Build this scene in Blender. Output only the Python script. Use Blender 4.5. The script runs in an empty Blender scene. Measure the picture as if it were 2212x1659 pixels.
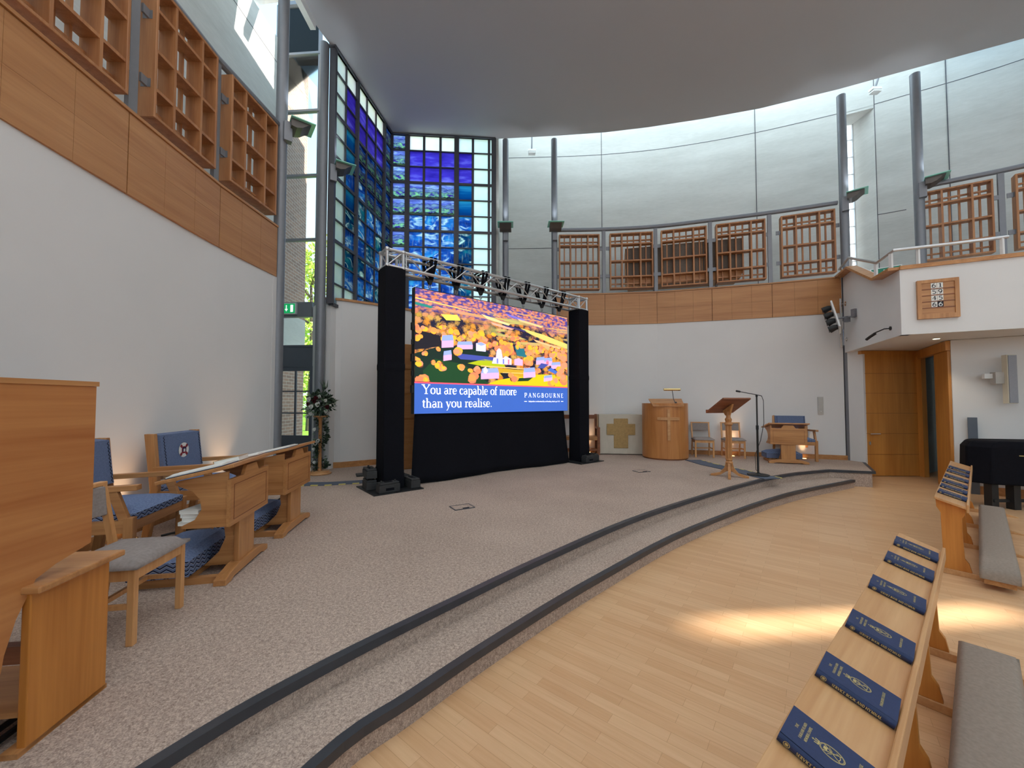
import bpy, bmesh, math, random
from mathutils import Vector, Matrix
random.seed(7)
PI = math.pi
R_ = math.radians
scn = bpy.context.scene
col = scn.collection

# ---------------------------------------------------------------- camera
H = 1.58          # eye height above the wooden floor
ST = 0.29         # height of the carpeted platform
cam_d = bpy.data.cameras.new('camera')
cam = bpy.data.objects.new('camera', cam_d)
col.objects.link(cam)
cam.location = (0, 0, H)
cam.rotation_euler = (R_(90 + 1.9), 0, 0)
cam_d.sensor_width = 36.0
cam_d.lens = 36.0 * 838.0 / 2212.0
cam_d.shift_y = 10.5 / 2212.0
cam_d.clip_start = 0.05
cam_d.clip_end = 400
scn.camera = cam

# ---------------------------------------------------------------- exposure, sky, sun
vs = scn.view_settings
vs.view_transform = 'Standard'
vs.look = 'None'
vs.gamma = 1.0
vs.use_curve_mapping = False
vs.exposure = 0.0

world = bpy.data.worlds.new('sky')
scn.world = world
world.use_nodes = True
wn = world.node_tree
wn.nodes.clear()
w_out = wn.nodes.new('ShaderNodeOutputWorld')
w_bg = wn.nodes.new('ShaderNodeBackground')
w_tc = wn.nodes.new('ShaderNodeTexCoord')
w_sep = wn.nodes.new('ShaderNodeSeparateXYZ')
w_rmp = wn.nodes.new('ShaderNodeValToRGB')
wn.links.new(w_tc.outputs['Generated'], w_sep.inputs[0])
wn.links.new(w_sep.outputs['Z'], w_rmp.inputs[0])
wn.links.new(w_rmp.outputs[0], w_bg.inputs[0])
wn.links.new(w_bg.outputs[0], w_out.inputs[0])
e = w_rmp.color_ramp.elements
e[0].position = 0.0;  e[0].color = (0.74, 0.80, 0.86, 1)
e[1].position = 0.75; e[1].color = (0.40, 0.68, 0.92, 1)
el = e.new(0.28); el.color = (0.66, 0.86, 0.98, 1)
w_bg.inputs[1].default_value = 2.1

sun_d = bpy.data.lights.new('sun', 'SUN')
sun_d.energy = 15.0
sun_d.angle = R_(1.2)
sun_d.color = (1.0, 0.93, 0.82)
sun = bpy.data.objects.new('sun', sun_d)
col.objects.link(sun)
sun.location = (30, 4, 25)
SUN_DIR = Vector((1.0, 0.09, 0.70)).normalized()      # towards the sun
sun.rotation_euler = SUN_DIR.to_track_quat('Z', 'Y').to_euler()

# ---------------------------------------------------------------- node helpers
def _n(nt, typ, **kw):
    n = nt.nodes.new(typ)
    for k, v in kw.items():
        if k in n.inputs:
            n.inputs[k].default_value = v
        else:
            setattr(n, k, v)
    return n

def new_mat(name):
    m = bpy.data.materials.new(name)
    m.use_nodes = True
    nt = m.node_tree
    b = nt.nodes['Principled BSDF']
    return m, nt, b

def coords(nt, scale=(1, 1, 1), rot=(0, 0, 0), src='Object'):
    tc = nt.nodes.new('ShaderNodeTexCoord')
    mp = nt.nodes.new('ShaderNodeMapping')
    mp.inputs['Scale'].default_value = scale
    mp.inputs['Rotation'].default_value = rot
    nt.links.new(tc.outputs[src], mp.inputs[0])
    return mp.outputs[0]

def ramp(nt, fac, stops, interp='LINEAR'):
    r = nt.nodes.new('ShaderNodeValToRGB')
    r.color_ramp.interpolation = interp
    el = r.color_ramp.elements
    while len(el) > 1:
        el.remove(el[-1])
    for i, (p, c) in enumerate(stops):
        x = el[0] if i == 0 else el.new(p)
        x.position = p
        x.color = (*c, 1) if len(c) == 3 else c
    nt.links.new(fac, r.inputs[0])
    return r.outputs[0]

def noise(nt, vec, scale=5, detail=3, rough=0.5, dist=0.0):
    n = nt.nodes.new('ShaderNodeTexNoise')
    n.inputs['Scale'].default_value = scale
    n.inputs['Detail'].default_value = detail
    n.inputs['Roughness'].default_value = rough
    n.inputs['Distortion'].default_value = dist
    if vec is not None:
        nt.links.new(vec, n.inputs['Vector'])
    return n.outputs['Fac']

def mix(nt, fac, a, b, mode='MIX'):
    m = nt.nodes.new('ShaderNodeMix')
    m.data_type = 'RGBA'
    m.blend_type = mode
    for i, v in ((0, fac), (6, a), (7, b)):
        if hasattr(v, 'is_linked') or hasattr(v, 'links'):
            nt.links.new(v, m.inputs[i])
        elif i == 0:
            m.inputs[i].default_value = v
        else:
            m.inputs[i].default_value = (*v, 1)
    return m.outputs[2]

def math_(nt, op, a, b=None, clamp=False):
    m = nt.nodes.new('ShaderNodeMath')
    m.operation = op
    m.use_clamp = clamp
    for i, v in ((0, a), (1, b)):
        if v is None:
            continue
        if isinstance(v, (int, float)):
            m.inputs[i].default_value = v
        else:
            nt.links.new(v, m.inputs[i])
    return m.outputs[0]

def bump(nt, b, h, strength=0.2, dist=0.01):
    n = nt.nodes.new('ShaderNodeBump')
    n.inputs['Strength'].default_value = strength
    n.inputs['Distance'].default_value = dist
    nt.links.new(h, n.inputs['Height'])
    nt.links.new(n.outputs[0], b.inputs['Normal'])

def lin(r, g, b):
    f = lambda c: (c / 255 / 12.92) if c <= 10 else (((c / 255) + 0.055) / 1.055) ** 2.4
    return (f(r), f(g), f(b))

def plain(name, c, rough=0.5, metal=0.0, var=0.06, scale=12, emit=0.0, bumpy=0.0, spec=None):
    m, nt, b = new_mat(name)
    v = coords(nt)
    f = noise(nt, v, scale, 3)
    c2 = tuple(x * (1 - var) for x in c)
    c1 = tuple(min(1, x * (1 + var)) for x in c)
    cc = ramp(nt, f, [(0.3, c2), (0.7, c1)])
    nt.links.new(cc, b.inputs['Base Color'])
    b.inputs['Roughness'].default_value = rough
    b.inputs['Metallic'].default_value = metal
    if spec is not None:
        b.inputs['Specular IOR Level'].default_value = spec
    if emit:
        nt.links.new(cc, b.inputs['Emission Color'])
        b.inputs['Emission Strength'].default_value = emit
    if bumpy:
        bump(nt, b, noise(nt, v, scale * 12, 2), bumpy, 0.004)
    return m

def wood(name, c1, c2, axis=0, scale=1.0, rough=0.42, rings=0.5):
    m, nt, b = new_mat(name)
    sc = [14.0 * scale] * 3
    flat = axis == 'h'
    for a in ((0, 1) if flat else (axis,)):
        sc[a] = 1.1 * scale
    v = coords(nt, tuple(sc))
    f1 = noise(nt, v, 1.0, 4, 0.55, 0.6)
    sc2 = [90.0 * scale] * 3
    for a in ((0, 1) if flat else (axis,)):
        sc2[a] = 2.5 * scale
    f2 = noise(nt, coords(nt, tuple(sc2)), 1.0, 2)
    f = math_(nt, 'ADD', math_(nt, 'MULTIPLY', f1, 0.72), math_(nt, 'MULTIPLY', f2, 0.28))
    cm = tuple((a * 0.5 + d * 0.5) for a, d in zip(c1, c2))
    cc = ramp(nt, f, [(0.32, c2), (0.5, cm), (0.68, c1)])
    nt.links.new(cc, b.inputs['Base Color'])
    b.inputs['Roughness'].default_value = rough
    bump(nt, b, f2, 0.06, 0.002)
    return m

def emissive(name, c, strength):
    m, nt, b = new_mat(name)
    v = coords(nt)
    f = noise(nt, v, 4, 2)
    cc = ramp(nt, f, [(0.2, tuple(x * 0.96 for x in c)), (0.8, c)])
    nt.links.new(cc, b.inputs['Base Color'])
    nt.links.new(cc, b.inputs['Emission Color'])
    b.inputs['Emission Strength'].default_value = strength
    b.inputs['Roughness'].default_value = 0.6
    return m

# ---------------------------------------------------------------- mesh builder
class MB:
    def __init__(s):
        s.bm = bmesh.new()
        s.mi = 0
        s.uv = None
        s.rv = None
        s.mx = None                      # extra transform for what is added

    def _v(s, p):
        p = Vector(p)
        if s.mx is not None:
            p = s.mx @ p
        return s.bm.verts.new(p)

    def face(s, pts, uv=None, rnd=None):
        vs_ = [s._v(p) for p in pts]
        f = s.bm.faces.new(vs_)
        f.material_index = s.mi
        if uv:
            if s.uv is None:
                s.uv = s.bm.loops.layers.uv.new('UVMap')
            for l, t in zip(f.loops, uv):
                l[s.uv].uv = t
            if rnd is not None:
                if s.rv is None:
                    s.rv = s.bm.loops.layers.uv.new('rnd')
                for l in f.loops:
                    l[s.rv].uv = rnd
        return f

    def _hull(s, rings, close=True):
        vr = [[s._v(p) for p in r] for r in rings]
        n = len(vr[0])
        for a, b in zip(vr, vr[1:]):
            for i in range(n):
                f = s.bm.faces.new((a[i], a[(i + 1) % n], b[(i + 1) % n], b[i]))
                f.material_index = s.mi
        if close:
            for r, rev in ((vr[0], True), (vr[-1], False)):
                f = s.bm.faces.new(list(reversed(r)) if rev else r)
                f.material_index = s.mi
        return s

    def box(s, c, d, rz=0, rx=0, ry=0):
        x, y, z = (k / 2 for k in d)
        M = Matrix.Translation(Vector(c)) @ Matrix.Rotation(rz, 4, 'Z') @ Matrix.Rotation(ry, 4, 'Y') @ Matrix.Rotation(rx, 4, 'X')
        q = lambda a, b_, c_: M @ Vector((a, b_, c_))
        return s._hull([[q(-x, -y, -z), q(x, -y, -z), q(x, y, -z), q(-x, y, -z)],
                        [q(-x, -y, z), q(x, -y, z), q(x, y, z), q(-x, y, z)]])

    def ext(s, x0, x1, y0, y1, z0, z1):
        return s.box(((x0 + x1) / 2, (y0 + y1) / 2, (z0 + z1) / 2), (x1 - x0, y1 - y0, z1 - z0))

    def prism(s, poly, z0, z1):
        return s._hull([[(p[0], p[1], z0) for p in poly], [(p[0], p[1], z1) for p in poly]])

    def slab(s, poly, o, u, v, t):
        """polygon (a,b) in the plane o + a*u + b*v, thickness t along u x v"""
        o, u, v = Vector(o), Vector(u), Vector(v)
        n = u.cross(v).normalized() * t
        a = [o + u * p[0] + v * p[1] for p in poly]
        return s._hull([a, [p + n for p in a]])

    def bar(s, p, q, w, h, up=(0, 0, 1)):
        p, q, up = Vector(p), Vector(q), Vector(up)
        d = (q - p).normalized()
        sd = d.cross(up)
        if sd.length < 1e-4:
            sd = d.cross(Vector((1, 0, 0)))
        sd.normalize()
        u = sd.cross(d).normalized()
        r = lambda c: [c - sd * w / 2 - u * h / 2, c + sd * w / 2 - u * h / 2, c + sd * w / 2 + u * h / 2, c - sd * w / 2 + u * h / 2]
        return s._hull([r(p), r(q)])

    def tube(s, pts, r, seg=10, r2=None):
        pts = [Vector(p) for p in pts]
        rings = []
        prev = None
        for i, p in enumerate(pts):
            if i == 0:
                d = pts[1] - p
            elif i == len(pts) - 1:
                d = p - pts[i - 1]
            else:
                d = (pts[i + 1] - p).normalized() + (p - pts[i - 1]).normalized()
            d.normalize()
            if prev is None:
                a = d.cross(Vector((0, 0, 1)))
                if a.length < 1e-3:
                    a = d.cross(Vector((1, 0, 0)))
            else:
                a = prev - d * prev.dot(d)
            a.normalize()
            prev = a
            b = d.cross(a)
            rr = r if r2 is None else r + (r2 - r) * i / (len(pts) - 1)
            rings.append([p + (a * math.cos(t) + b * math.sin(t)) * rr for t in (2 * PI * k / seg for k in range(seg))])
        return s._hull(rings)

    def lathe(s, prof, c=(0, 0, 0), seg=16, sx=1.0, sy=1.0):
        c = Vector(c)
        rings = [[c + Vector((r * sx * math.cos(t), r * sy * math.sin(t), z)) for t in (2 * PI * k / seg for k in range(seg))] for r, z in prof]
        return s._hull(rings)

    def sphere(s, c, r, seg=10, rings=6, sc=(1, 1, 1)):
        prof = []
        for i in range(rings + 1):
            a = -PI / 2 + PI * i / rings
            prof.append((max(1e-4, r * math.cos(a)), r * math.sin(a)))
        c = Vector(c)
        rr = [[c + Vector((q * sc[0] * math.cos(t), q * sc[1] * math.sin(t), z * sc[2])) for t in (2 * PI * k / seg for k in range(seg))] for q, z in prof]
        return s._hull(rr)

    def strip(s, line, z0, z1, th, side=1):
        """vertical wall of thickness th along a plan polyline"""
        off = offset(line, th * side)
        for a, b, c_, d in zip(line, line[1:], off[1:], off):
            s.prism([a, b, c_, d], z0, z1)
        return s

    def build(s, name, mats, parent=None, smooth=False, bevel=0.0, seg=2, loc=None, rot=None, fix=True):
        if fix:
            bmesh.ops.recalc_face_normals(s.bm, faces=s.bm.faces)
        me = bpy.data.meshes.new(name)
        s.bm.to_mesh(me)
        s.bm.free()
        if not isinstance(mats, (list, tuple)):
            mats = [mats]
        for m in mats:
            me.materials.append(m)
        o = bpy.data.objects.new(name, me)
        col.objects.link(o)
        if parent is not None:
            o.parent = parent
        if loc is not None:
            o.location = loc
        if rot is not None:
            o.rotation_euler = rot
        if smooth:
            for p in me.polygons:
                p.use_smooth = True
            if smooth != 'all':
                me.set_sharp_from_angle(angle=R_(35))
        if bevel:
            md = o.modifiers.new('edge', 'BEVEL')
            md.width = bevel
            md.segments = seg
            md.limit_method = 'ANGLE'
            md.angle_limit = R_(40)
        return o

def offset(line, d):
    """plan polyline moved sideways by d (positive = to the left of its direction)"""
    out = []
    n = len(line)
    for i, p in enumerate(line):
        a = Vector(line[max(0, i - 1)][:2])
        b = Vector(line[min(n - 1, i + 1)][:2])
        t = (b - a).normalized()
        out.append((p[0] - t.y * d, p[1] + t.x * d))
    return out

def smooth_line(pts, n=6):
    """Catmull-Rom through plan points"""
    P = [Vector(p) for p in pts]
    P = [P[0] * 2 - P[1]] + P + [P[-1] * 2 - P[-2]]
    out = []
    for i in range(1, len(P) - 2):
        for k in range(n):
            t = k / n
            a, b, c, d = P[i - 1], P[i], P[i + 1], P[i + 2]
            q = 0.5 * ((2 * b) + (c - a) * t + (2 * a - 5 * b + 4 * c - d) * t * t + (3 * b - a - 3 * c + d) * t ** 3)
            out.append((q.x, q.y))
    out.append(tuple(P[-2]))
    return out

def thing(name, label, cat, loc=(0, 0, 0), rz=0.0, group=None):
    o = bpy.data.objects.new(name, None)
    o.empty_display_size = 0.1
    col.objects.link(o)
    o.location = loc
    o.rotation_euler = (0, 0, rz)
    return tag(o, label, cat, group)

def tag(o, label, cat, group=None, kind=None):
    o['label'] = label
    o['category'] = cat
    if group:
        o['group'] = group
    if kind:
        o['kind'] = kind
    return o

def struct(o, label=None, cat=None):
    o['kind'] = 'structure'
    if label:
        o['label'] = label
    if cat:
        o['category'] = cat
    return o

KIDS = {}
def kids(o):
    return [c for c in bpy.data.objects if c.parent is o]

def dup(root, loc, rz, label, group=None, name=None):
    r = root.copy()
    col.objects.link(r)
    r.location = loc
    r.rotation_euler = (root.rotation_euler[0], root.rotation_euler[1], rz)
    r['label'] = label
    if group:
        r['group'] = group
    for ch in kids(root):
        c = ch.copy()
        col.objects.link(c)
        c.parent = r
        for g in kids(ch):
            d = g.copy()
            col.objects.link(d)
            d.parent = c
    return r

# ---------------------------------------------------------------- materials
M = {}
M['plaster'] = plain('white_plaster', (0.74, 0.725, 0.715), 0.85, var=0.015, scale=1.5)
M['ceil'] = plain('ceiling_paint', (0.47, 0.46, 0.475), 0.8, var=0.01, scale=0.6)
M['fascia'] = wood('oak_veneer', lin(196, 142, 92), lin(168, 112, 66), 'h', 0.6, 0.4)
M['oak'] = wood('oak', lin(204, 148, 94), lin(166, 110, 62), 0, 1.0, 0.38)
M['oakz'] = wood('oak_upright', lin(204, 148, 94), lin(166, 110, 62), 2, 1.0, 0.38)
M['oaky'] = wood('oak_lengthwise', lin(204, 148, 94), lin(166, 110, 62), 1, 1.0, 0.38)
M['lattice'] = wood('lattice_oak', lin(190, 134, 88), lin(154, 98, 58), 2, 1.0, 0.45)
M['darkwood'] = wood('dark_oak', lin(150, 90, 55), lin(112, 62, 36), 0, 1.0, 0.45)
M['pewoak'] = wood('pew_oak', lin(214, 166, 116), lin(190, 136, 86), 0, 0.8, 0.35)
M['honey'] = wood('honey_oak', lin(214, 142, 66), lin(176, 106, 38), 2, 0.6, 0.4)
M['beech'] = wood('beech', lin(222, 168, 112), lin(196, 136, 80), 2, 1.0, 0.4)
M['doorwood'] = wood('door_oak', lin(216, 152, 74), lin(188, 124, 56), 2, 0.4, 0.42)
M['steel'] = plain('grey_painted_steel', lin(132, 134, 140), 0.45, 0.35, 0.03)
M['alu'] = plain('aluminium', (0.62, 0.62, 0.63), 0.32, 0.85, 0.05)
M['frame'] = plain('dark_bronze_frame', lin(84, 84, 90), 0.5, 0.3, 0.04)
M['doorgrey'] = plain('slate_grey_paint', lin(92, 98, 108), 0.5, 0.0, 0.03)
M['black'] = plain('black_cloth', (0.006, 0.006, 0.009), 0.92, 0.0, 0.15, 25, bumpy=0.15, spec=0.15)
M['blackp'] = plain('black_plastic', (0.012, 0.012, 0.013), 0.5, 0.0, 0.1, 30)
M['weight'] = plain('charcoal_rubber', (0.03, 0.03, 0.031), 0.75, 0.0, 0.12, 30)
M['chrome'] = plain('chrome', (0.75, 0.75, 0.75), 0.18, 1.0, 0.02)
M['brass'] = plain('brass', (0.78, 0.60, 0.28), 0.25, 1.0, 0.05)
M['nosing'] = plain('rubber_nosing', lin(58, 60, 66), 0.42, 0.0, 0.12, 9)
M['white'] = plain('white_paint', (0.80, 0.80, 0.79), 0.5, 0.0, 0.02)
M['paper'] = plain('paper', (0.82, 0.80, 0.75), 0.8, 0.0, 0.04)
M['greyfab'] = plain('grey_upholstery', lin(150, 140, 136), 0.95, 0.0, 0.12, 60, bumpy=0.3)
M['cushion'] = plain('pew_cushion_fabric', lin(152, 137, 124), 0.95, 0.0, 0.10, 60, bumpy=0.3)
M['navy'] = plain('navy_book_cloth', lin(30, 46, 86), 0.55, 0.0, 0.10, 80)
M['gold'] = plain('gold_print', lin(200, 180, 120), 0.4, 0.4, 0.05)
M['mat'] = plain('blue_grey_cable_mat', lin(84, 92, 108), 0.8, 0.0, 0.06, 20)
M['yellow'] = plain('yellow_black_edge', lin(210, 195, 110), 0.6, 0.0, 0.1, 20)

def m_glass():
    m, nt, b = new_mat('clear_glass')
    out = nt.nodes['Material Output']
    tr = _n(nt, 'ShaderNodeBsdfTransparent')
    tr.inputs[0].default_value = (0.93, 0.97, 0.96, 1)
    gl = _n(nt, 'ShaderNodeBsdfGlossy')
    gl.inputs['Roughness'].default_value = 0.02
    fr = _n(nt, 'ShaderNodeFresnel')
    fr.inputs[0].default_value = 1.35
    mx = nt.nodes.new('ShaderNodeMixShader')
    nt.links.new(fr.outputs[0], mx.inputs[0])
    nt.links.new(tr.outputs[0], mx.inputs[1])
    nt.links.new(gl.outputs[0], mx.inputs[2])
    nt.links.new(mx.outputs[0], out.inputs[0])
    return m
M['glass'] = m_glass()

def m_concrete():
    m, nt, b = new_mat('pale_concrete')
    f1 = noise(nt, coords(nt, (0.5, 0.5, 2.6)), 1.0, 5, 0.6)
    f2 = noise(nt, coords(nt, (6, 6, 30)), 1.0, 3)
    f = math_(nt, 'ADD', math_(nt, 'MULTIPLY', f1, 0.7), math_(nt, 'MULTIPLY', f2, 0.3))
    cc = ramp(nt, f, [(0.3, (0.52, 0.52, 0.49)), (0.7, (0.66, 0.66, 0.63))])
    nt.links.new(cc, b.inputs['Base Color'])
    b.inputs['Roughness'].default_value = 0.85
    bump(nt, b, f2, 0.05, 0.01)
    return m
M['concrete'] = m_concrete()

def m_carpet(name, dark, light):
    m, nt, b = new_mat(name)
    v = coords(nt)
    f1 = noise(nt, v, 170, 2)
    f2 = noise(nt, v, 55, 2)
    f3 = noise(nt, v, 1.3, 3)
    f = math_(nt, 'ADD', math_(nt, 'MULTIPLY', f1, 0.6), math_(nt, 'MULTIPLY', f2, 0.4))
    cc = ramp(nt, f, [(0.33, dark), (0.52, tuple((a + c) / 2 for a, c in zip(dark, light))), (0.68, light)])
    c2 = mix(nt, 0.12, cc, ramp(nt, f3, [(0.3, dark), (0.7, light)]))
    nt.links.new(c2, b.inputs['Base Color'])
    b.inputs['Roughness'].default_value = 1.0
    b.inputs['Specular IOR Level'].default_value = 0.1
    bump(nt, b, f, 0.7, 0.006)
    return m
M['carpet'] = m_carpet('fleck_carpet', lin(132, 113, 103), lin(220, 199, 183))

def m_floor():
    m, nt, b = new_mat('maple_strip_floor')
    v = coords(nt, (1, 1, 1), (0, 0, R_(38)))
    br = nt.nodes.new('ShaderNodeTexBrick')
    br.offset = 0.37
    br.inputs['Color1'].default_value = (*lin(228, 186, 142), 1)
    br.inputs['Color2'].default_value = (*lin(210, 160, 114), 1)
    br.inputs['Mortar'].default_value = (*lin(180, 132, 90), 1)
    br.inputs['Scale'].default_value = 1.0
    br.inputs['Mortar Size'].default_value = 0.0012
    br.inputs['Bias'].default_value = -0.1
    br.inputs['Brick Width'].default_value = 0.42
    br.inputs['Row Height'].default_value = 0.068
    nt.links.new(v, br.inputs['Vector'])
    mp = nt.nodes.new('ShaderNodeMapping')
    mp.inputs['Scale'].default_value = (3, 55, 1)
    nt.links.new(v, mp.inputs[0])
    g = noise(nt, mp.outputs[0], 1.0, 3)
    big = noise(nt, v, 0.8, 3)
    c = mix(nt, 0.30, br.outputs['Color'], ramp(nt, g, [(0.3, lin(200, 150, 104)), (0.7, lin(236, 196, 152))]))
    c = mix(nt, 0.18, c, ramp(nt, big, [(0.35, lin(204, 158, 116)), (0.65, lin(230, 190, 148))]))
    nt.links.new(c, b.inputs['Base Color'])
    b.inputs['Roughness'].default_value = 0.34
    b.inputs['Specular IOR Level'].default_value = 0.4
    return m
M['floor'] = m_floor()

def m_brick():
    m, nt, b = new_mat('brown_brick')
    v = coords(nt, src='UV')
    br = nt.nodes.new('ShaderNodeTexBrick')
    br.inputs['Color1'].default_value = (*lin(176, 140, 122), 1)
    br.inputs['Color2'].default_value = (*lin(152, 124, 112), 1)
    br.inputs['Mortar'].default_value = (*lin(206, 192, 180), 1)
    br.inputs['Scale'].default_value = 1.0
    br.inputs['Mortar Size'].default_value = 0.006
    br.inputs['Brick Width'].default_value = 0.225
    br.inputs['Row Height'].default_value = 0.075
    nt.links.new(v, br.inputs['Vector'])
    nt.links.new(br.outputs['Color'], b.inputs['Base Color'])
    b.inputs['Roughness'].default_value = 0.9
    return m
M['brick'] = m_brick()

def m_pane(kind):
    """stained glass: daylight from behind shows through a coloured, translucent pane"""
    m, nt, b = new_mat('glass_' + kind)
    out = nt.nodes['Material Output']
    tc = nt.nodes.new('ShaderNodeTexCoord')
    uv = tc.outputs['UV']
    sep = nt.nodes.new('ShaderNodeSeparateXYZ')
    nt.links.new(uv, sep.inputs[0])
    u, w = sep.outputs[0], sep.outputs[1]
    rn = nt.nodes.new('ShaderNodeUVMap')
    rn.uv_map = 'rnd'
    add = nt.nodes.new('ShaderNodeVectorMath')
    add.operation = 'ADD'
    nt.links.new(uv, add.inputs[0])
    nt.links.new(rn.outputs[0], add.inputs[1])
    P = add.outputs[0]
    rs = nt.nodes.new('ShaderNodeSeparateXYZ')
    nt.links.new(rn.outputs[0], rs.inputs[0])
    def mp(sc, rot=0.0):
        k = nt.nodes.new('ShaderNodeMapping')
        k.inputs['Scale'].default_value = sc
        k.inputs['Rotation'].default_value = (0, 0, rot)
        nt.links.new(P, k.inputs[0])
        return k.outputs[0]
    if kind == 'frosted':
        f = noise(nt, mp((1.5, 1.5, 1)), 1.0, 2)
        c = ramp(nt, f, [(0.3, (0.72, 0.88, 1.0)), (0.7, (0.82, 0.95, 1.0))])
    elif kind == 'white':
        f = noise(nt, mp((1.2, 1.2, 1)), 1.0, 2)
        c = ramp(nt, f, [(0.3, (0.86, 0.93, 1.0)), (0.7, (1, 1, 1))])
    elif kind == 'violet':
        f = math_(nt, 'ADD', math_(nt, 'MULTIPLY', noise(nt, mp((0.8, 3.0, 1)), 1.0, 3), 0.8), math_(nt, 'MULTIPLY', math_(nt, 'SUBTRACT', 1.0, w), 0.22))
        c = ramp(nt, f, [(0.30, lin(40, 28, 150)), (0.55, lin(66, 52, 196)), (0.78, lin(120, 120, 240))])
    elif kind == 'deep':
        f = math_(nt, 'ADD', math_(nt, 'MULTIPLY', noise(nt, mp((0.6, 7, 1)), 1.0, 3), 0.4), math_(nt, 'MULTIPLY', w, 0.6))
        c = ramp(nt, f, [(0.15, lin(4, 40, 110)), (0.5, lin(4, 78, 150)), (0.8, lin(40, 140, 200)), (0.95, lin(10, 60, 140))])
    elif kind in ('wave', 'surf'):
        t1 = noise(nt, mp((0.75, 1.5, 1), 0.45), 1.0, 2, 0.5, 1.0)
        t2 = noise(nt, mp((1.8, 3.6, 1), -0.4), 1.0, 3, 0.55, 0.8)
        f = math_(nt, 'ADD', math_(nt, 'MULTIPLY', t1, 0.62), math_(nt, 'MULTIPLY', t2, 0.38))
        # crest: a thin band of the noise field
        k = math_(nt, 'ABSOLUTE', math_(nt, 'SUBTRACT', t1, 0.52))
        crest = ramp(nt, k, [(0.0, (1, 1, 1)), (0.012, (0.6, 0.6, 0.6)), (0.06, (0, 0, 0))])
        wind = ramp(nt, noise(nt, mp((9, 1.6, 1), 0.9), 1.0, 2, 0.5, 0.4), [(0.55, (0, 0, 0)), (0.75, (0.35, 0.35, 0.35))])
        if kind == 'wave':
            base = ramp(nt, f, [(0.34, lin(8, 40, 120)), (0.48, lin(20, 74, 176)), (0.58, lin(34, 116, 206)), (0.70, lin(70, 170, 220))])
            hi = lin(196, 230, 255)
        else:
            base = ramp(nt, f, [(0.34, lin(2, 26, 70)), (0.48, lin(6, 62, 118)), (0.58, lin(14, 96, 130)), (0.72, lin(40, 140, 150))])
            hi = lin(206, 240, 240)
        c = mix(nt, wind, base, tuple(x * 0.6 for x in hi))
        patchy = ramp(nt, noise(nt, mp((1.1, 1.6, 1), 0.2), 1.2, 2), [(0.44, (0, 0, 0)), (0.56, (1, 1, 1))])
        c = mix(nt, math_(nt, 'MULTIPLY', crest, patchy), c, hi)
    else:
        # ranges of hills one behind the other, painted in the pane
        greens = kind != 'night'
        if greens:
            c = ramp(nt, noise(nt, mp((1.5, 6, 1)), 1.0, 3, 0.5, 0.5), [(0.3, lin(64, 70, 180)), (0.52, lin(110, 130, 226)), (0.72, lin(170, 205, 246))])
        else:
            c = ramp(nt, noise(nt, mp((1.5, 7, 1), -0.5), 1.0, 3, 0.5, 0.5), [(0.34, lin(6, 20, 80)), (0.52, lin(14, 50, 140)), (0.70, lin(70, 120, 200))])
        layers = [(0.60, 0.55, 2.0, lin(70, 84, 170), lin(120, 150, 190)),
                  (0.36, 0.50, 2.6, lin(60, 40, 150), lin(130, 196, 150)),
                  (0.10, 0.44, 3.0, lin(30, 26, 60), lin(70, 96, 70))]
        for i, (b0, am, fq, ca, cb) in enumerate(layers):
            if not greens:
                ca = tuple(x * 0.30 for x in ca); cb = tuple(x * 0.35 for x in cb)
            hgt = noise(nt, mp((fq, 0.0001, 1)), 1.0, 4, 0.55)
            off = nt.nodes.new('ShaderNodeTexNoise')
            line = math_(nt, 'ADD', math_(nt, 'MULTIPLY', math_(nt, 'SUBTRACT', hgt, 0.3), am), b0)
            dd = math_(nt, 'SUBTRACT', line, w)
            inside = math_(nt, 'GREATER_THAN', dd, 0.0)
            nt.nodes.remove(off)
            tone = ramp(nt, noise(nt, mp((2.5 + i, 6, 1), 0.5), 1.0, 3), [(0.4, ca), (0.62, cb)])
            edge = ramp(nt, dd, [(0.0, (1, 1, 1)), (0.05, (0, 0, 0))])
            tone = mix(nt, math_(nt, 'MULTIPLY', edge, 0.75), tone, (0.004, 0.006, 0.02))
            c = mix(nt, inside, c, tone)
    tr = nt.nodes.new('ShaderNodeBsdfTranslucent')
    nt.links.new(c, tr.inputs[0])
    nt.links.new(c, b.inputs['Base Color'])
    b.inputs['Roughness'].default_value = 0.12
    mx = nt.nodes.new('ShaderNodeMixShader')
    mx.inputs[0].default_value = 0.94
    nt.links.new(b.outputs[0], mx.inputs[1])
    nt.links.new(tr.outputs[0], mx.inputs[2])
    nt.links.new(mx.outputs[0], out.inputs[0])
    return m
PANES = ['frosted', 'white', 'violet', 'deep', 'wave', 'surf', 'hills', 'night']
M_PANES = [m_pane(k) for k in PANES]
# ================================================================ THE SETTING
GAL = [(-0.42, 10.13), (0.6, 10.12), (1.14, 10.05), (2.41, 10.0), (3.70, 9.835), (4.93, 9.49), (6.155, 9.11), (7.40, 8.64)]
GAL2 = [(7.40, 8.64), (8.6, 8.0), (9.57, 7.43), (10.6, 6.7), (11.8, 5.5), (12.7, 4.0), (13.3, 2.0)]
LEFT = smooth_line([(-2.7, -2.0), (-3.2, 0.0), (-3.47, 1.5), (-3.62, 2.8), (-3.72, 3.8), (-3.79, 4.95), (-3.76, 6.15)], 4)
OUTL = [(-5.1, -2.5), (-5.1, 8.4)]
OUT_A = smooth_line([(-0.3, 11.48), (1.2, 11.42), (2.65, 11.32), (4.2, 11.08), (5.6, 10.72), (6.9, 10.28), (8.33, 9.67)], 3)
OUT_B = smooth_line([(8.95, 9.36), (9.4, 9.1), (10.7, 8.3), (12.1, 7.15), (13.4, 5.75), (14.2, 4.62)], 3)
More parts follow.
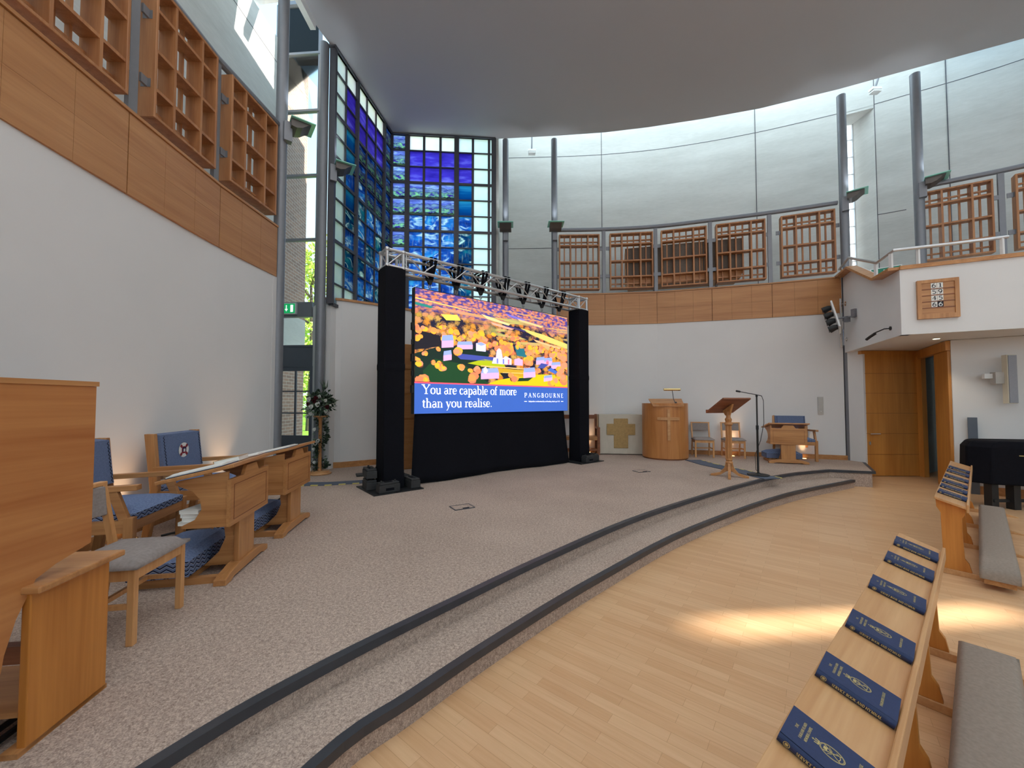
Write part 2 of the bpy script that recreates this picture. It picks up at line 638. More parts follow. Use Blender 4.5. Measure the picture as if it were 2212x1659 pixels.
CEIL = [(-2.6, -4), (-3.1, -1), (-3.45, 1.2), (-3.65, 3), (-3.76, 4.9), (-3.74, 6.4), (-3.6, 7.1), (-3.53, 7.43), (-3.27, 8.73), (-3.14, 9.87),
        (-2.52, 10.0), (-0.44, 10.07), (1.14, 9.95), (2.4, 9.82), (3.46, 9.63), (4.7, 9.34), (5.89, 9.0), (7.29, 8.43), (8.43, 7.88), (9.87, 7.2),
        (11.2, 6.2), (12.4, 4.9), (13.2, 3.4), (13.6, 1.0), (13.6, -4)]

m = MB(); m.ext(-6.5, 15, -4, 12.4, -0.2, 0.0)
struct(m.build('floor', M['floor']))

# --- platform: two carpeted steps with rubber nosings
EDGE = smooth_line([(-2.3, -1.6), (-1.95, -0.5), (-1.62, 0.6), (-1.27, 1.41), (-0.92, 1.93), (-0.32, 2.61), (0.37, 3.35), (1.57, 4.51), (3.54, 6.05), (4.88, 6.93), (6.02, 7.40)], 5)
EDGE2 = smooth_line([(-1.85, -1.75), (-1.5, -0.6), (-1.14, 0.6), (-0.77, 1.57), (-0.47, 1.95), (-0.02, 2.46), (0.74, 3.24), (2.08, 4.47), (4.26, 6.06), (6.30, 7.17)], 5)
TOE = 0.02
back = [(6.69, 7.2), (7.60, 8.45), (7.75, 9.2), (6.6, 10.6), (0, 11.5), (-5.3, 9.0), (-5.3, -1.6)]
m = MB()
m.prism(offset(EDGE, TOE) + [(6.66, 7.22)] + back[1:], 0.0, ST)
struct(m.build('floor_platform', M['carpet']))
m = MB()
m.prism(offset(EDGE2, TOE) + [(6.02, 7.44)] + list(reversed(offset(EDGE, TOE + 0.03))), 0.0, ST / 2)
struct(m.build('floor_step', M['carpet']))
def nosing(line, z, name):
    m = MB()
    inn = offset(line, 0.05)
    for a, b, c, d in zip(line, line[1:], inn[1:], inn):
        m._hull([[(a[0], a[1], z - 0.042), (b[0], b[1], z - 0.042), (c[0], c[1], z - 0.042), (d[0], d[1], z - 0.042)],
                 [(a[0], a[1], z + 0.004), (b[0], b[1], z + 0.004), (c[0], c[1], z + 0.004), (d[0], d[1], z + 0.004)]])
    return struct(m.build(name, M['nosing']))
nosing(EDGE + [(6.70, 7.19), (7.62, 8.44)], ST, 'trim_1')
nosing(EDGE2, ST / 2, 'trim_2')

# --- ceiling over the platform; behind it an unseen opal panel with bars, added to top-light the floor
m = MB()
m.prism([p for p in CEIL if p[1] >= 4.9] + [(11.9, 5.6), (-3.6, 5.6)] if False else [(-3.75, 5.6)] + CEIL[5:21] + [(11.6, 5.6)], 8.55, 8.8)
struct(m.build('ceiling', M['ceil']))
def opal(name, t):
    mt, nt, b_ = new_mat(name)
    tr = nt.nodes.new('ShaderNodeBsdfTranslucent')
    v = coords(nt)
    nt.links.new(ramp(nt, noise(nt, v, 2, 2), [(0.3, tuple(x * 0.97 for x in t)), (0.7, t)]), tr.inputs[0])
    nt.links.new(tr.outputs[0], nt.nodes['Material Output'].inputs[0])
    return mt
M['opal'] = opal('added_opal_panel', (0.60, 0.58, 0.575))
m = MB()
m.prism([(-3.7, 5.6), (-3.5, 1.0), (-2.6, -4), (13.6, -4), (13.3, 3.0), (11.7, 5.6)], 8.58, 8.60)
struct(m.build('added_rooflight', M['opal']))
m = MB()
for k in range(8):
    x = -2.4 + 2.1 * k
    m.ext(x - 0.05, x + 0.05, -4, 5.6, 8.45, 8.58)
struct(m.build('added_rooflight_bars', M['steel']))

# --- right-hand gallery wall, panelled front and capping
m = MB(); m.strip(GAL, ST - 0.02, 3.57, 0.22)
struct(m.build('wall_right', M['plaster']))
def fascia(line, name, z0=3.57, z1=4.36, sub=3, rows=2):
    m = MB()
    m.mi = 1
    m.strip(offset(line, 0.02), z0, z1, 0.12)
    m.mi = 0
    for a, b in zip(line, line[1:]):
        A, B = Vector(a), Vector(b)
        d = (B - A)
        L = d.length
        d.normalize()
        nrm = Vector((d.y, -d.x))
        edges = [0.004 + (L - 0.008) * k / sub for k in range(sub + 1)]
        for i in range(sub):
            for r in range(rows):
                p = A + nrm * 0.02 + d * (edges[i] + 0.0012)
                q = A + nrm * 0.02 + d * (edges[i + 1] - 0.0012)
                za = z0 + (z1 - z0) * r / rows + 0.001
                zb = z0 + (z1 - z0) * (r + 1) / rows - 0.001
                m.prism([tuple(p), tuple(q), tuple(q - nrm * 0.03), tuple(p - nrm * 0.03)], za, zb)
    m.strip(offset(line, -0.035), z1 + 0.005, z1 + 0.035, 0.2)
    return struct(m.build(name, [M['fascia'], M['darkwood']]))
fascia(GAL[2:], 'trim_3')
m = MB(); m.strip(GAL + [(7.5, 8.6)], ST, ST + 0.10, 0.02, -1)
struct(m.build('baseboard_right', M['oak']))

# --- left-hand gallery wall
m = MB(); m.strip(LEFT, 0.0, 3.57, 0.22)
m.strip([LEFT[-1], (-4.95, 6.15)], 0, 3.57, 0.1)
struct(m.build('wall_left', M['plaster']))
BAYL = [(-2.7, -2.0), (-3.12, -0.3), (-3.36, 0.9), (-3.55, 2.05), (-3.66, 3.15), (-3.72, 3.72), (-3.79, 4.93), (-3.76, 6.12)]
fascia([(-3.12, -0.3), (-3.36, 0.9), (-3.55, 2.05), (-3.66, 3.17), (-3.735, 3.85)][:1] + [(-3.36, 0.9), (-3.56, 2.15), (-3.70, 3.64), (-3.79, 4.93), (-3.77, 6.12)], 'trim_4')
m = MB(); m.strip(LEFT, ST, ST + 0.10, 0.02, -1)
struct(m.build('baseboard_left', M['oak']))

# gallery decks
m = MB()
m.prism(offset(GAL, 0.1)[1:] + [(8.05, 9.8), (6.9, 10.28), (4.2, 11.08), (1.2, 11.42)], 3.6, 3.78)
m.prism([(-3.6, 0.0), (-3.85, 2.8), (-3.95, 4.95), (-3.95, 6.1), (-5.1, 6.1), (-5.1, 0.0)], 3.6, 3.78)
m.prism([(7.40, 8.64), (8.6, 8.0), (9.57, 7.43), (10.6, 6.7), (12.1, 7.15), (10.7, 8.3), (8.95, 9.36), (8.05, 9.8)], 3.2, 3.38)
struct(m.build('floor_gallery', M['plaster']))

# --- outer concrete walls with cast joints
m = MB()
for ln in (OUT_A, OUT_B):
    m.strip(ln, 0, 9.9, 0.3)
m.prism([(8.33, 9.67), (8.95, 9.36), (9.07, 9.63), (8.48, 9.93)], 8.9, 9.9)
m.prism([(8.33, 9.67), (8.95, 9.36), (9.07, 9.63), (8.48, 9.93)], 0, 4.3)
m.prism([(8.95, 9.36), (9.07, 9.63), (9.07, 9.95), (8.93, 9.95)], 4.3, 8.9)
m.prism([(8.33, 9.67), (8.60, 10.03), (8.50, 10.12), (8.2, 9.85)], 4.3, 8.9)
m.prism([(8.33, 9.67), (8.95, 9.36), (9.0, 10.0), (8.6, 10.15)], 8.85, 8.92)
m.mi = 1
for ln in (OUT_A, OUT_B):
    m.strip(ln, 8.925, 8.94, 0.004, -1)
for a, b in ((OUT_A[0], (2.65, 11.32)), ):
    m.strip(OUT_A[:7], 6.15, 6.165, 0.004, -1)
m.strip(OUT_B[:4], 6.15, 6.165, 0.004, -1)
for p, q in (((2.655, 11.318), (2.67, 11.315)), ((6.64, 10.372), (6.655, 10.366)), ((10.02, 8.725), (10.034, 8.716)), ((8.95, 9.36), (8.962, 9.353))):
    m.strip([p, q], 0.5, 9.9, 0.005, -1)
m.mi = 0
m.strip([(-0.36, 10.12), (-0.25, 11.5)], 0, 9.9, 0.12)
struct(m.build('wall_outer_right', [M['concrete'], M['frame']]))

# far end of that wall, with the tall window the sun comes through
m = MB()
far_end = [(14.2, 4.62), (14.35, 4.02)]
m.strip(far_end, 0, 11, 0.3)
m.strip([(14.35, 4.02), (14.365, 3.84)], 0, 7.45, 0.3)
m.strip([(14.35, 4.02), (14.365, 3.84)], 9.3, 11, 0.3)
m.strip([(14.365, 3.84), (14.6, 1.0), (14.7, -4.0)], 0, 11, 0.3)
m.ext(-5.4, 15.0, -4.3, -4.0, 0, 2.6)  # unseen rear wall, its open band sized to light the interior
m.ext(-5.4, 15.0, -4.3, -4.0, 5.6, 11.0)
m.strip(OUT_B[6:], 9.9, 11, 0.3)
struct(m.build('wall_outer_far', M['concrete']))

m = MB()
m.strip(OUTL, 0, 9.5, 0.3)
m.mi = 1
m.strip(OUTL, 8.93, 8.945, 0.004, -1)
struct(m.build('wall_outer_left', [M['concrete'], M['frame']]))

# --- glazed skylight running round between the ceiling and the walls
M['sky_opal'] = opal('opal_rooflight', (0.90, 0.96, 0.99))
M['sky_opal2'] = opal('opal_rooflight_side', (0.55, 0.58, 0.60))
m = MB()
rim = offset(smooth_line([(-0.42, 10.13), (1.14, 10.05), (3.7, 9.83), (6.155, 9.11), (8.6, 8.0), (10.6, 6.7), (11.8, 5.5), (12.7, 4.0)], 3), -0.25)
rout = offset(smooth_line([(-0.42, 10.13), (1.14, 10.05), (3.7, 9.83), (6.155, 9.11), (8.6, 8.0), (10.6, 6.7), (11.8, 5.5), (12.7, 4.0)], 3), 1.75)
for a, b, c, d in zip(rim, rim[1:], rout[1:], rout):
    m.prism([a, b, c, d], 9.85, 9.9)
struct(m.build('window_5', M['sky_opal']))
m = MB()
m.prism([(-3.3, -2), (-3.5, 6.9), (-5.3, 6.9), (-5.3, -2)], 9.45, 9.5)
struct(m.build('window_6', M['sky_opal2']))
m = MB()  # unseen upstands, added to stop sun entering above the ceiling
m.strip(rim, 8.7, 9.9, 0.06, -1)
m.prism([(-3.55, -2), (-3.45, -2), (-3.6, 6.9), (-3.7, 6.9)], 8.4, 9.5)
m.prism([(-5.1, 6.9), (-5.1, 7.0), (-3.6, 7.0), (-3.6, 6.9)], 9.2, 9.5)
m.strip([(-3.6, 6.9), (-3.52, 7.4), (-3.2, 9.0), (-3.1, 9.8)], 8.8, 9.5, 0.05, -1)
struct(m.build('sun_block_upstand', M['white']))

# --- niche window: stacked clear panes between steel bars
wn3 = MB()
A, B = Vector((8.58, 10.04)), Vector((8.94, 9.95))
for z in [4.3 + 0.46 * k for k in range(11)]:
    wn3.bar((A.x, A.y, z), (B.x, B.y, z), 0.03, 0.016)
for p in (A, A * 0.8 + B * 0.2, B):
    wn3.bar((p.x, p.y, 4.3), (p.x, p.y, 8.92), 0.035, 0.04)
wf = struct(wn3.build('window_3', M['alu']))
m = MB(); m.face([(A.x, A.y, 4.3), (B.x, B.y, 4.3), (B.x, B.y, 8.9), (A.x, A.y, 8.9)], [(0, 0), (1, 0), (1, 9), (0, 9)], (0.2, 0.7))
m.build('panes', M_PANES[1], wf)

# --- great stained glass window: two faces meeting at the prow
def stained(name, A, B, kinds, thick, rows=12, top=8.54, ph=0.423, endbar=0.0, extra=None):
    A, B = Vector(A), Vector(B)
    d = (B - A)
    L = d.length
    d.normalize()
    n = len(kinds)
    w = (L - endbar) / n
    fr, pn = MB(), MB()
    P = lambda t, z: (A.x + d.x * t, A.y + d.y * t, z)
    bot = top - rows * ph
    for k in range(n + 1):
        t = w * k
        wd = 0.075 if k in thick else 0.028
        fr.bar(P(t, bot), P(t, top), wd, 0.12 if k in thick else 0.06)
    if endbar:
        fr.bar(P(L - 0.04, bot), P(L - 0.04, top), 0.10, 0.12)
    for r in range(rows + 1):
        z = top - ph * r
        h = 0.06 if (r % 3 == 0) else 0.026
        fr.bar(P(0, z), P(L, z), 0.07, h)
    fr.bar(P(-0.05, top + 0.02), P(L, top + 0.02), 0.14, 0.10)
    for k in range(n):
        for r in range(rows):
            kind = kinds[k](r)
            pn.mi = PANES.index(kind)
            z1, z0 = top - ph * r, top - ph * (r + 1)
            rnd = (random.random() * 30, random.random() * 30)
            pn.face([P(w * k, z0), P(w * k + w, z0), P(w * k + w, z1), P(w * k, z1)],
                    [(0, 0), (1, 0), (1, 1), (0, 1)], rnd)
    if endbar > 0.05:
        pn.mi = 0
        pn.face([P(w * n, bot), P(L, bot), P(L, top), P(w * n, top)], [(0, 0), (1, 0), (1, 1), (0, 1)], (0.3, 0.4))
    o = struct(fr.build(name, M['frame']))
    pn.build('panes', M_PANES, o, fix=False)
    return o
F_ = lambda r: 'frosted'
sea = lambda r: ('violet' if r in (1, 2) else 'hills' if r in (3, 4) else 'wave') if r else 'white'
sea4 = lambda r: ('violet' if r in (1, 2) else 'deep' if r in (3, 4) else 'wave' if r == 5 else 'surf') if r else 'frosted'
TIP = (-3.14, 9.87)
stained('window_1', TIP, (-0.44, 10.07), [lambda r: 'hills', sea, sea, sea, sea4, F_], (0, 1, 4), endbar=0.17)
l1 = lambda r: 'frosted' if r in (0, 11) else 'violet' if r in (1, 2) else 'deep' if r in (3, 4, 6) else ('surf' if r in (7, 9) else 'wave')
def lm(s):
    return lambda r: 'frosted' if r == 0 else 'violet' if r in (1, 2) else 'night' if r in (3, 4) or (r == 5 and s) else ('surf' if (r + s) % 3 == 0 else 'wave')
stained('window_2', (-3.50, 7.40), TIP, [F_, l1, lm(0), lm(1), lm(2), lambda r: 'night'], (0, 2, 5))
m = MB()
m.strip([(-3.50, 7.44), TIP], 0, 3.46, 0.1)
m.strip([TIP, (-0.44, 10.07)], 0, 3.46, 0.1)
struct(m.build('wall_prow', M['plaster']))

# --- slanting low wall in front of the window
LOW = [(-3.66, 7.56), (-3.37, 7.63), (-2.8, 8.03), (-2.34, 8.42), (-1.9, 8.80), (-1.0, 9.5), (-0.30, 10.05)]
m = MB()
m.strip(LOW, ST - 0.02, 3.58, 0.14)
m.prism([(-3.66, 7.56), (-3.58, 7.66), (-4.14, 8.28), (-4.24, 8.2)], ST - 0.02, 3.60)
struct(m.build('wall_front', M['plaster']))
m = MB(); m.strip(offset(LOW, -0.03), 3.58, 3.625, 0.2)
struct(m.build('trim_5', M['oak']))
m = MB(); m.strip(LOW, ST, ST + 0.11, 0.02, -1)
struct(m.build('baseboard_front', M['oak']))

# --- tall glazed slot with a glazed door at its foot
GA, GB = Vector((-5.12, 8.27)), Vector((-4.16, 8.20))
gd = (GB - GA).normalized()
def gp(t, z):
    p = GA + gd * t
    return (p.x, p.y, z)
LG = (GB - GA).length
m = MB()
for t in (0.0, LG):
    m.bar(gp(t, ST), gp(t, 10.3), 0.05, 0.09)
for z in (9.16, 7.88, 6.45, 5.05):
    m.bar(gp(0, z), gp(LG, z), 0.08, 0.05)
m.bar(gp(0, 3.55), gp(LG - 0.08, 3.55), 0.08, 0.30)
m.bar(gp(0, 10.3), gp(LG, 10.3), 0.12, 0.10)
m.bar(gp(0, 3.39), gp(LG - 0.08, 3.39), 0.1, 0.025)
slot = struct(m.build('window_4', M['steel']))
m = MB()
m.slab([(0, 2.75), (LG, 2.75), (LG, 10.3), (0, 10.3)], (GA.x, GA.y, 0), (gd.x, gd.y, 0), (0, 0, 1), 0.01)
m.build('panes', M['glass'], slot)
m = MB()
m.bar(gp(0, 2.53), gp(LG - 0.02, 2.53), 0.07, 0.42)
m.bar(gp(0, 2.76), gp(LG - 0.02, 2.76), 0.09, 0.04)
for t in (0.03, LG - 0.07):
    m.bar(gp(t, ST), gp(t, 2.33), 0.10, 0.07)
m.bar(gp(0, 0.58), gp(LG - 0.05, 0.58), 0.05, 0.58)
m.bar(gp(0, 2.28), gp(LG - 0.05, 2.28), 0.05, 0.10)
for z in (1.34, 1.80):
    m.bar(gp(0.05, z), gp(LG - 0.05, z), 0.04, 0.028)
m.bar(gp(0.53, 0.85), gp(0.53, 2.3), 0.03, 0.04)
dr = struct(m.build('door_1', M['doorgrey']))
m = MB()
m.slab([(0.05, 0.86), (LG - 0.08, 0.86), (LG - 0.08, 2.25), (0.05, 2.25)], (GA.x, GA.y, 0), (gd.x, gd.y, 0), (0, 0, 1), 0.008)
m.build('panes', M['glass'], dr)
m = MB(); m.tube([gp(LG - 0.10, 0.34), gp(LG - 0.06, 0.34), gp(LG - 0.06, 2.0)], 0.014, 8)
dh = m.build('handle', M['white'], dr)

m = MB(); m.bar((-5.2, 7.55, 9.72), (-3.5, 7.35, 9.72), 0.16, 0.16)
struct(m.build('trim_8', M['white']))

# --- balcony over the doors on the right, doors beneath
BA, BB, BC = (7.43, 8.64), (6.36, 6.30), (7.60, 5.70)
m = MB()
m.prism([(7.48, 8.60), (6.44, 6.33), (7.62, 5.76), (9.6, 4.97), (10.2, 5.3), (8.6, 8.3)], 2.675, 2.86)
dA = Vector(BA) - Vector(BB)
LA = dA.length
ua = (dA.x / LA, dA.y / LA, 0)
t1 = LA * 0.25; t2 = LA * 0.72
m.slab([(0, 2.67), (LA, 2.67), (LA, 4.36), (t2, 4.36), (t1, 3.76), (0, 3.74)], (BB[0], BB[1], 0), ua, (0, 0, 1), 0.12)
m.strip([BB, BC, (9.6, 4.9)], 2.67, 3.74, 0.12)
struct(m.build('wall_balcony', M['plaster']))
m = MB()
def pA(t, z, o=0.02):
    return (BB[0] + ua[0] * t - ua[1] * o * -1 - 0.0, BB[1] + ua[1] * t + ua[0] * o * -1, z)
for p, q in (((0, 3.77), (t1, 3.79)), ((t1, 3.79), (t2, 4.39)), ((t2, 4.39), (LA, 4.39))):
    m.bar(pA(p[0], p[1], -0.06), pA(q[0], q[1], -0.06), 0.17, 0.045)
m.strip(offset([BB, BC, (9.6, 4.9)], -0.03), 3.74, 3.80, 0.17)
struct(m.build('trim_6', M['oak']))

m = MB()
m.prism([(7.42, 8.62), (7.50, 8.27), (7.60, 8.29), (7.52, 8.7)], 0, 2.67)
m.strip([(7.79, 6.86), (8.43, 6.39), (10.0, 5.3), (12.5, 3.3)], 0, 2.67, 0.15)
m.prism([(7.79, 6.86), (7.89, 6.99), (8.0, 6.91), (7.9, 6.8)], 0, 2.67)
struct(m.build('wall_door', M['plaster']))
# closed oak door
m = MB()
m.ext(7.50, 8.66, 8.28, 8.33, 0.01, 2.60)
for z in (0.46, 0.90, 1.33, 1.76, 2.18):
    m.mi = 1
    m.ext(7.52, 8.64, 8.277, 8.30, z, z + 0.006)
m.mi = 0
m.ext(7.48, 8.74, 8.27, 8.36, 2.60, 2.67)
m.ext(8.66, 8.74, 8.25, 8.36, 0, 2.62)
d1 = struct(m.build('door_2', [M['doorwood'], M['darkwood']]))
m = MB()
m.tube([(7.60, 8.28, 0.90), (7.60, 8.22, 0.90), (7.78, 8.22, 0.90)], 0.012, 8)
m.box((7.60, 8.275, 0.70), (0.04, 0.02, 0.07))
m.build('handle', M['chrome'], d1)
# open doorway beside it, with its oak frame and leaf
V0, V1 = Vector((8.72, 8.27)), Vector((7.79, 6.88))
vd = (V1 - V0); LV = vd.length; vd.normalize()
vp = lambda t, z: (V0.x + vd.x * t, V0.y + vd.y * t, z)
m = MB()
m.bar(vp(0, 2.58), vp(LV, 2.58), 0.10, 0.17)
m.bar(vp(0.05, 0), vp(0.05, 2.55), 0.10, 0.10)
m.bar(vp(0.96, 0.01), vp(0.96, 2.5), 0.05, 0.02)
m.bar(vp(0.97, 1.25), vp(LV - 0.02, 1.25), 0.05, 2.48)
d2 = struct(m.build('door_3', M['doorwood']))
m = MB()
m.strip([(9.6, 8.6), (10.2, 6.6)], 0, 2.67, 0.1)
m.strip([(8.74, 8.36), (9.7, 8.9)], 0, 2.67, 0.1)
m.prism([(8.74, 8.4), (9.9, 9.0), (10.3, 6.4), (8.4, 6.5)], 2.665, 2.69)
struct(m.build('wall_corridor', plain('blue_grey_paint', lin(150, 160, 164), 0.8, var=0.02)))

# --- slender steel columns that carry the ceiling
COLS = [((-3.78, 6.22), 0.085), ((-3.65, 7.34), 0.085), ((-0.17, 10.12), 0.08), ((1.12, 10.10), 0.08), ((7.50, 8.62), 0.085), ((8.58, 8.04), 0.085)]
CL = ['tall steel column where the left gallery front ends', 'tall steel column beside the near edge of the stained glass window',
      'tall steel column just right of the stained glass window', 'tall steel column at the start of the right gallery railing',
      'tall steel column at the end of the right gallery, beside the niche window', 'tall steel column rising behind the balcony parapet']
for (p, r), lb in zip(COLS, CL):
    m = MB(); m.lathe([(r, 0.0 if p[0] < 8 else 3.0), (r, 8.55)], (p[0], p[1], 0), 20)
    o = m.build('column', M['steel'], smooth=True)
    struct(o, lb, 'column')

# --- outdoors seen through the slot and the door
m = MB()
ba, bb = (-5.19, 8.50), (-5.25, 9.75)
lbk = math.dist(ba, bb)
m.face([(*ba, -0.2), (*bb, -0.2), (*bb, 12), (*ba, 12)], [(0, 0), (lbk, 0), (lbk, 12.2), (0, 12.2)])
m.face([(*bb, -0.2), (-6.2, 10.3, -0.2), (-6.2, 10.3, 12), (*bb, 12)], [(0, 0), (1.3, 0), (1.3, 12.2), (0, 12.2)])
m.mi = 1
m.prism([(-5.18, 8.49), (-5.235, 9.76), (-5.5, 9.9), (-5.5, 8.5)], 2.5, 3.62)
struct(m.build('wall_exterior', [M['brick'], M['concrete']]))
M['lawn'] = m_carpet('lawn_grass', (0.10, 0.24, 0.02), (0.30, 0.52, 0.06))
m = MB(); m.prism([(-40, 16), (-5.0, 12.5), (-9, 70), (-60, 70)], -0.15, -0.02)
struct(m.build('lawn', M['lawn']))
# ================================================================ GALLERIES
def lattice_panel(name, label, group):
    W, Hh, D = 1.06, 1.46, 0.17
    t = thing(name, label, 'lattice panel', group=group)
    f = MB()
    b = 0.034
    f.ext(-W/2, -W/2 + b, 0, D, 0, Hh); f.ext(W/2 - b, W/2, 0, D, 0, Hh)
    f.ext(-W/2 + b, W/2 - b, 0, D, 0, b); f.ext(-W/2 + b, W/2 - b, 0, D, Hh - b, Hh)
    f.build('frame', M['lattice'], t, bevel=0.004, seg=1)
    g = MB()
    for k in (2, 5):
        x = -W/2 + W * k / 7
        g.ext(x - 0.017, x + 0.017, 0.004, D - 0.004, b, Hh - b)
    for fz in (0.2, 0.5, 0.785):
        z = Hh * (1 - fz)
        g.ext(-W/2 + b, W/2 - b, 0.008, D - 0.008, z - 0.017, z + 0.017)
    g.build('deep_bars', M['lattice'], t)
    g = MB()
    for k in (1, 3, 4, 6):
        x = -W/2 + W * k / 7
        g.ext(x - 0.015, x + 0.015, D - 0.05, D - 0.012, b, Hh - b)
    for fz in (0.115, 0.895):
        z = Hh * (1 - fz)
        g.ext(-W/2 + b, W/2 - b, D - 0.055, D - 0.016, z - 0.015, z + 0.015)
    g.build('slender_bars', M['lattice'], t)
    for sx in (-1, 1):
        for z in (0.36, 1.09):
            g = MB()
            x0, x1 = sx * W/2, sx * (W/2 + 0.09)
            g.ext(min(x0, x1), max(x0, x1), D/2 - 0.02, D/2 + 0.0, z - 0.045, z + 0.045)
            g.ext(x0 - 0.003, x0 + 0.003, D/2 - 0.045, D/2 + 0.045, z - 0.045, z + 0.045)
            g.build('bracket', M['steel'], t)
    return t

def seg_place(a, b):
    a, b = Vector(a), Vector(b)
    mid = (a + b) / 2
    return mid, math.atan2(b.y - a.y, b.x - a.x)

BAYS = [((1.235, 10.05), (2.294, 10.013)), ((2.549, 9.981), (3.63, 9.844)), ((3.816, 9.808), (4.848, 9.514)), ((5.044, 9.456), (6.065, 9.14)), ((6.36, 9.04), (7.34, 8.665)),
        ((8.607, 7.996), (9.465, 7.489)), ((9.70, 7.34), (10.55, 6.74))]
labs = ['oak lattice panel nearest the stained glass window on the right gallery',
        'right gallery lattice panel with the left end of the brown speaker case behind',
        'oak lattice panel filled right across by the brown speaker case behind it',
        'right gallery lattice panel with the right end of the brown speaker case behind',
        'oak lattice panel on the right gallery next to the niche window, pale wall behind',
        'oak lattice panel behind the balcony handrail above the hymn board',
        'oak lattice panel cut off by the right edge of the photo, beyond the balcony handrail']
proto = None
for (a, b), lb in zip(BAYS, labs):
    c, rz = seg_place(a, b)
    if proto is None:
        proto = lattice_panel('lattice_panel', lb, 'oak lattice panels of the right gallery')
        proto.location = (c.x, c.y, 4.51); proto.rotation_euler = (0, 0, rz)
        o = proto
    else:
        o = dup(proto, (c.x, c.y, 4.51), rz, lb)
    L = math.dist(a, b)
    o.scale = (L / 1.06, 1, 1)
for (y0, y1), lb in zip(((2.72, 3.64), (3.92, 4.83), (5.08, 6.05)),
                        ('deep left gallery lattice panel cut off by the top of the photo',
                         'deep oak lattice panel of the left gallery, between two grey posts',
                         'deep oak lattice panel of the left gallery next to the tall glazed slot')):
    xs = lambda y: -3.66 - 0.12 * min(1, max(0, (y - 2.7) / 2.2)) + (0.03 if y > 5.9 else 0)
    c, rz = seg_place((xs(y0) + 0.02, y0), (xs(y1) + 0.02, y1))
    o = dup(proto, (c.x, c.y, 4.53), rz, lb, 'oak lattice panels of the left gallery')
    o.scale = ((y1 - y0) / 1.06, 1.1, 1)

def railing(label, line, posts, z=6.12):
    t = thing('gallery_railing', label, 'railing', (line[0][0], line[0][1], 4.39))
    o0 = Vector((line[0][0], line[0][1], 4.39))
    m = MB(); m.tube([Vector((p[0], p[1], z)) - o0 for p in line], 0.05, 10)
    m.build('handrail', M['steel'], t, smooth=True)
    for p, rz in posts:
        m = MB()
        q = Vector((p[0], p[1], 4.39)) - o0
        m.box((q.x, q.y, (z - 4.39 - 0.05) / 2), (0.085, 0.05, z - 4.39 - 0.05), rz=rz)
        m.tube([(q.x, q.y, z - 4.39 - 0.08), (q.x, q.y, z - 4.39)], 0.02, 8)
        m.build('post', M['steel'], t)
    return t
ln = offset(GAL[2:], 0.08)
P_ = []
for i in range(1, len(ln) - 1):
    P_.append((ln[i], math.atan2(ln[i + 1][1] - ln[i - 1][1], ln[i + 1][0] - ln[i - 1][0])))
railing('curved grey steel railing with posts along the right gallery front', smooth_line(ln, 4), P_)
ln = offset([(8.6, 8.0), (9.57, 7.43), (10.6, 6.7)], 0.08)
railing('grey steel railing of the gallery beyond the balcony, at the right edge', ln, [((9.62, 7.50), -0.53)])
railing('grey steel railing with posts along the left gallery front', [(-3.66, 2.2), (-3.80, 3.77), (-3.87, 4.95), (-3.80, 6.12)], [((-3.80, 3.77), 1.5), ((-3.87, 4.95), 1.57)], 6.08)

# uplighters clipped to the columns
M['greenglass'] = plain('pale_green_glass', lin(150, 225, 205), 0.15, 0, 0.04, 3)
M['lampglow'] = emissive('lamp_tube', (0.80, 0.98, 1.0), 6.0)
M['trayB'] = plain('bronze_grey_metal', lin(98, 92, 88), 0.45, 0.4, 0.04)
def uplighter(label):
    t = thing('uplighter', label, 'light', group='uplighters on the columns')
    m = MB()
    m.ext(-0.06, 0.06, -0.02, 0.10, -0.34, -0.02)
    m.build('bracket', M['steel'], t, bevel=0.006)
    m = MB()
    prof = [(0.02, -0.12), (0.10, -0.13), (0.18, -0.10), (0.25, -0.04), (0.31, 0.0), (0.02, 0.0)]
    m._hull([[(-0.15, p[0] + 0.05, p[1]) for p in prof], [(0.15, p[0] + 0.05, p[1]) for p in prof]])
    m.build('tray', M['trayB'], t)
    m = MB(); m.ext(-0.20, 0.20, 0.06, 0.42, 0.002, 0.016)
    m.build('glass_rim', M['greenglass'], t)
    m = MB(); m.ext(-0.10, 0.10, 0.12, 0.24, 0.016, 0.03)
    m.build('lamp', M['lampglow'], t)
    return t
UPL = [((-3.70, 6.18), -0.9, 6.16, 'grey uplighter on the column at the end of the left gallery'),
       ((-3.50, 7.36), -1.0, 6.18, 'grey uplighter on the column beside the near edge of the stained glass'),
       ((-0.17, 10.06), -3.14, 6.12, 'boxy uplighter on the column just right of the stained glass'),
       ((1.12, 10.04), -3.14, 6.12, 'boxy uplighter at the left end of the right gallery handrail'),
       ((7.42, 8.55), -2.3, 6.17, 'boxy uplighter at the right end of the right gallery handrail, beside the niche window'),
       ((8.54, 7.98), -2.3, 6.17, 'boxy uplighter on the column behind the balcony parapet')]
pu = None
for p, rz, z, lb in UPL:
    if pu is None:
        pu = uplighter(lb); o = pu
        pu.location = (*p, z); pu.rotation_euler = (0, 0, rz)
    else:
        o = dup(pu, (*p, z), rz, lb)
    ld = bpy.data.lights.new('column_lamp', 'SPOT')
    ld.energy = 40; ld.spot_size = R_(50); ld.spot_blend = 0.8; ld.color = (0.8, 0.92, 1.0); ld.shadow_soft_size = 0.05
    lo = bpy.data.objects.new('column_lamp', ld); col.objects.link(lo)
    dv = Vector((-math.sin(rz), math.cos(rz), 0))
    lo.location = Vector((*p, z + 0.06)) + dv * 0.2
    tgt = Vector((*p, z + 1.2)) - dv * 0.1
    lo.rotation_euler = (tgt - lo.location).to_track_quat('-Z', 'Y').to_euler()

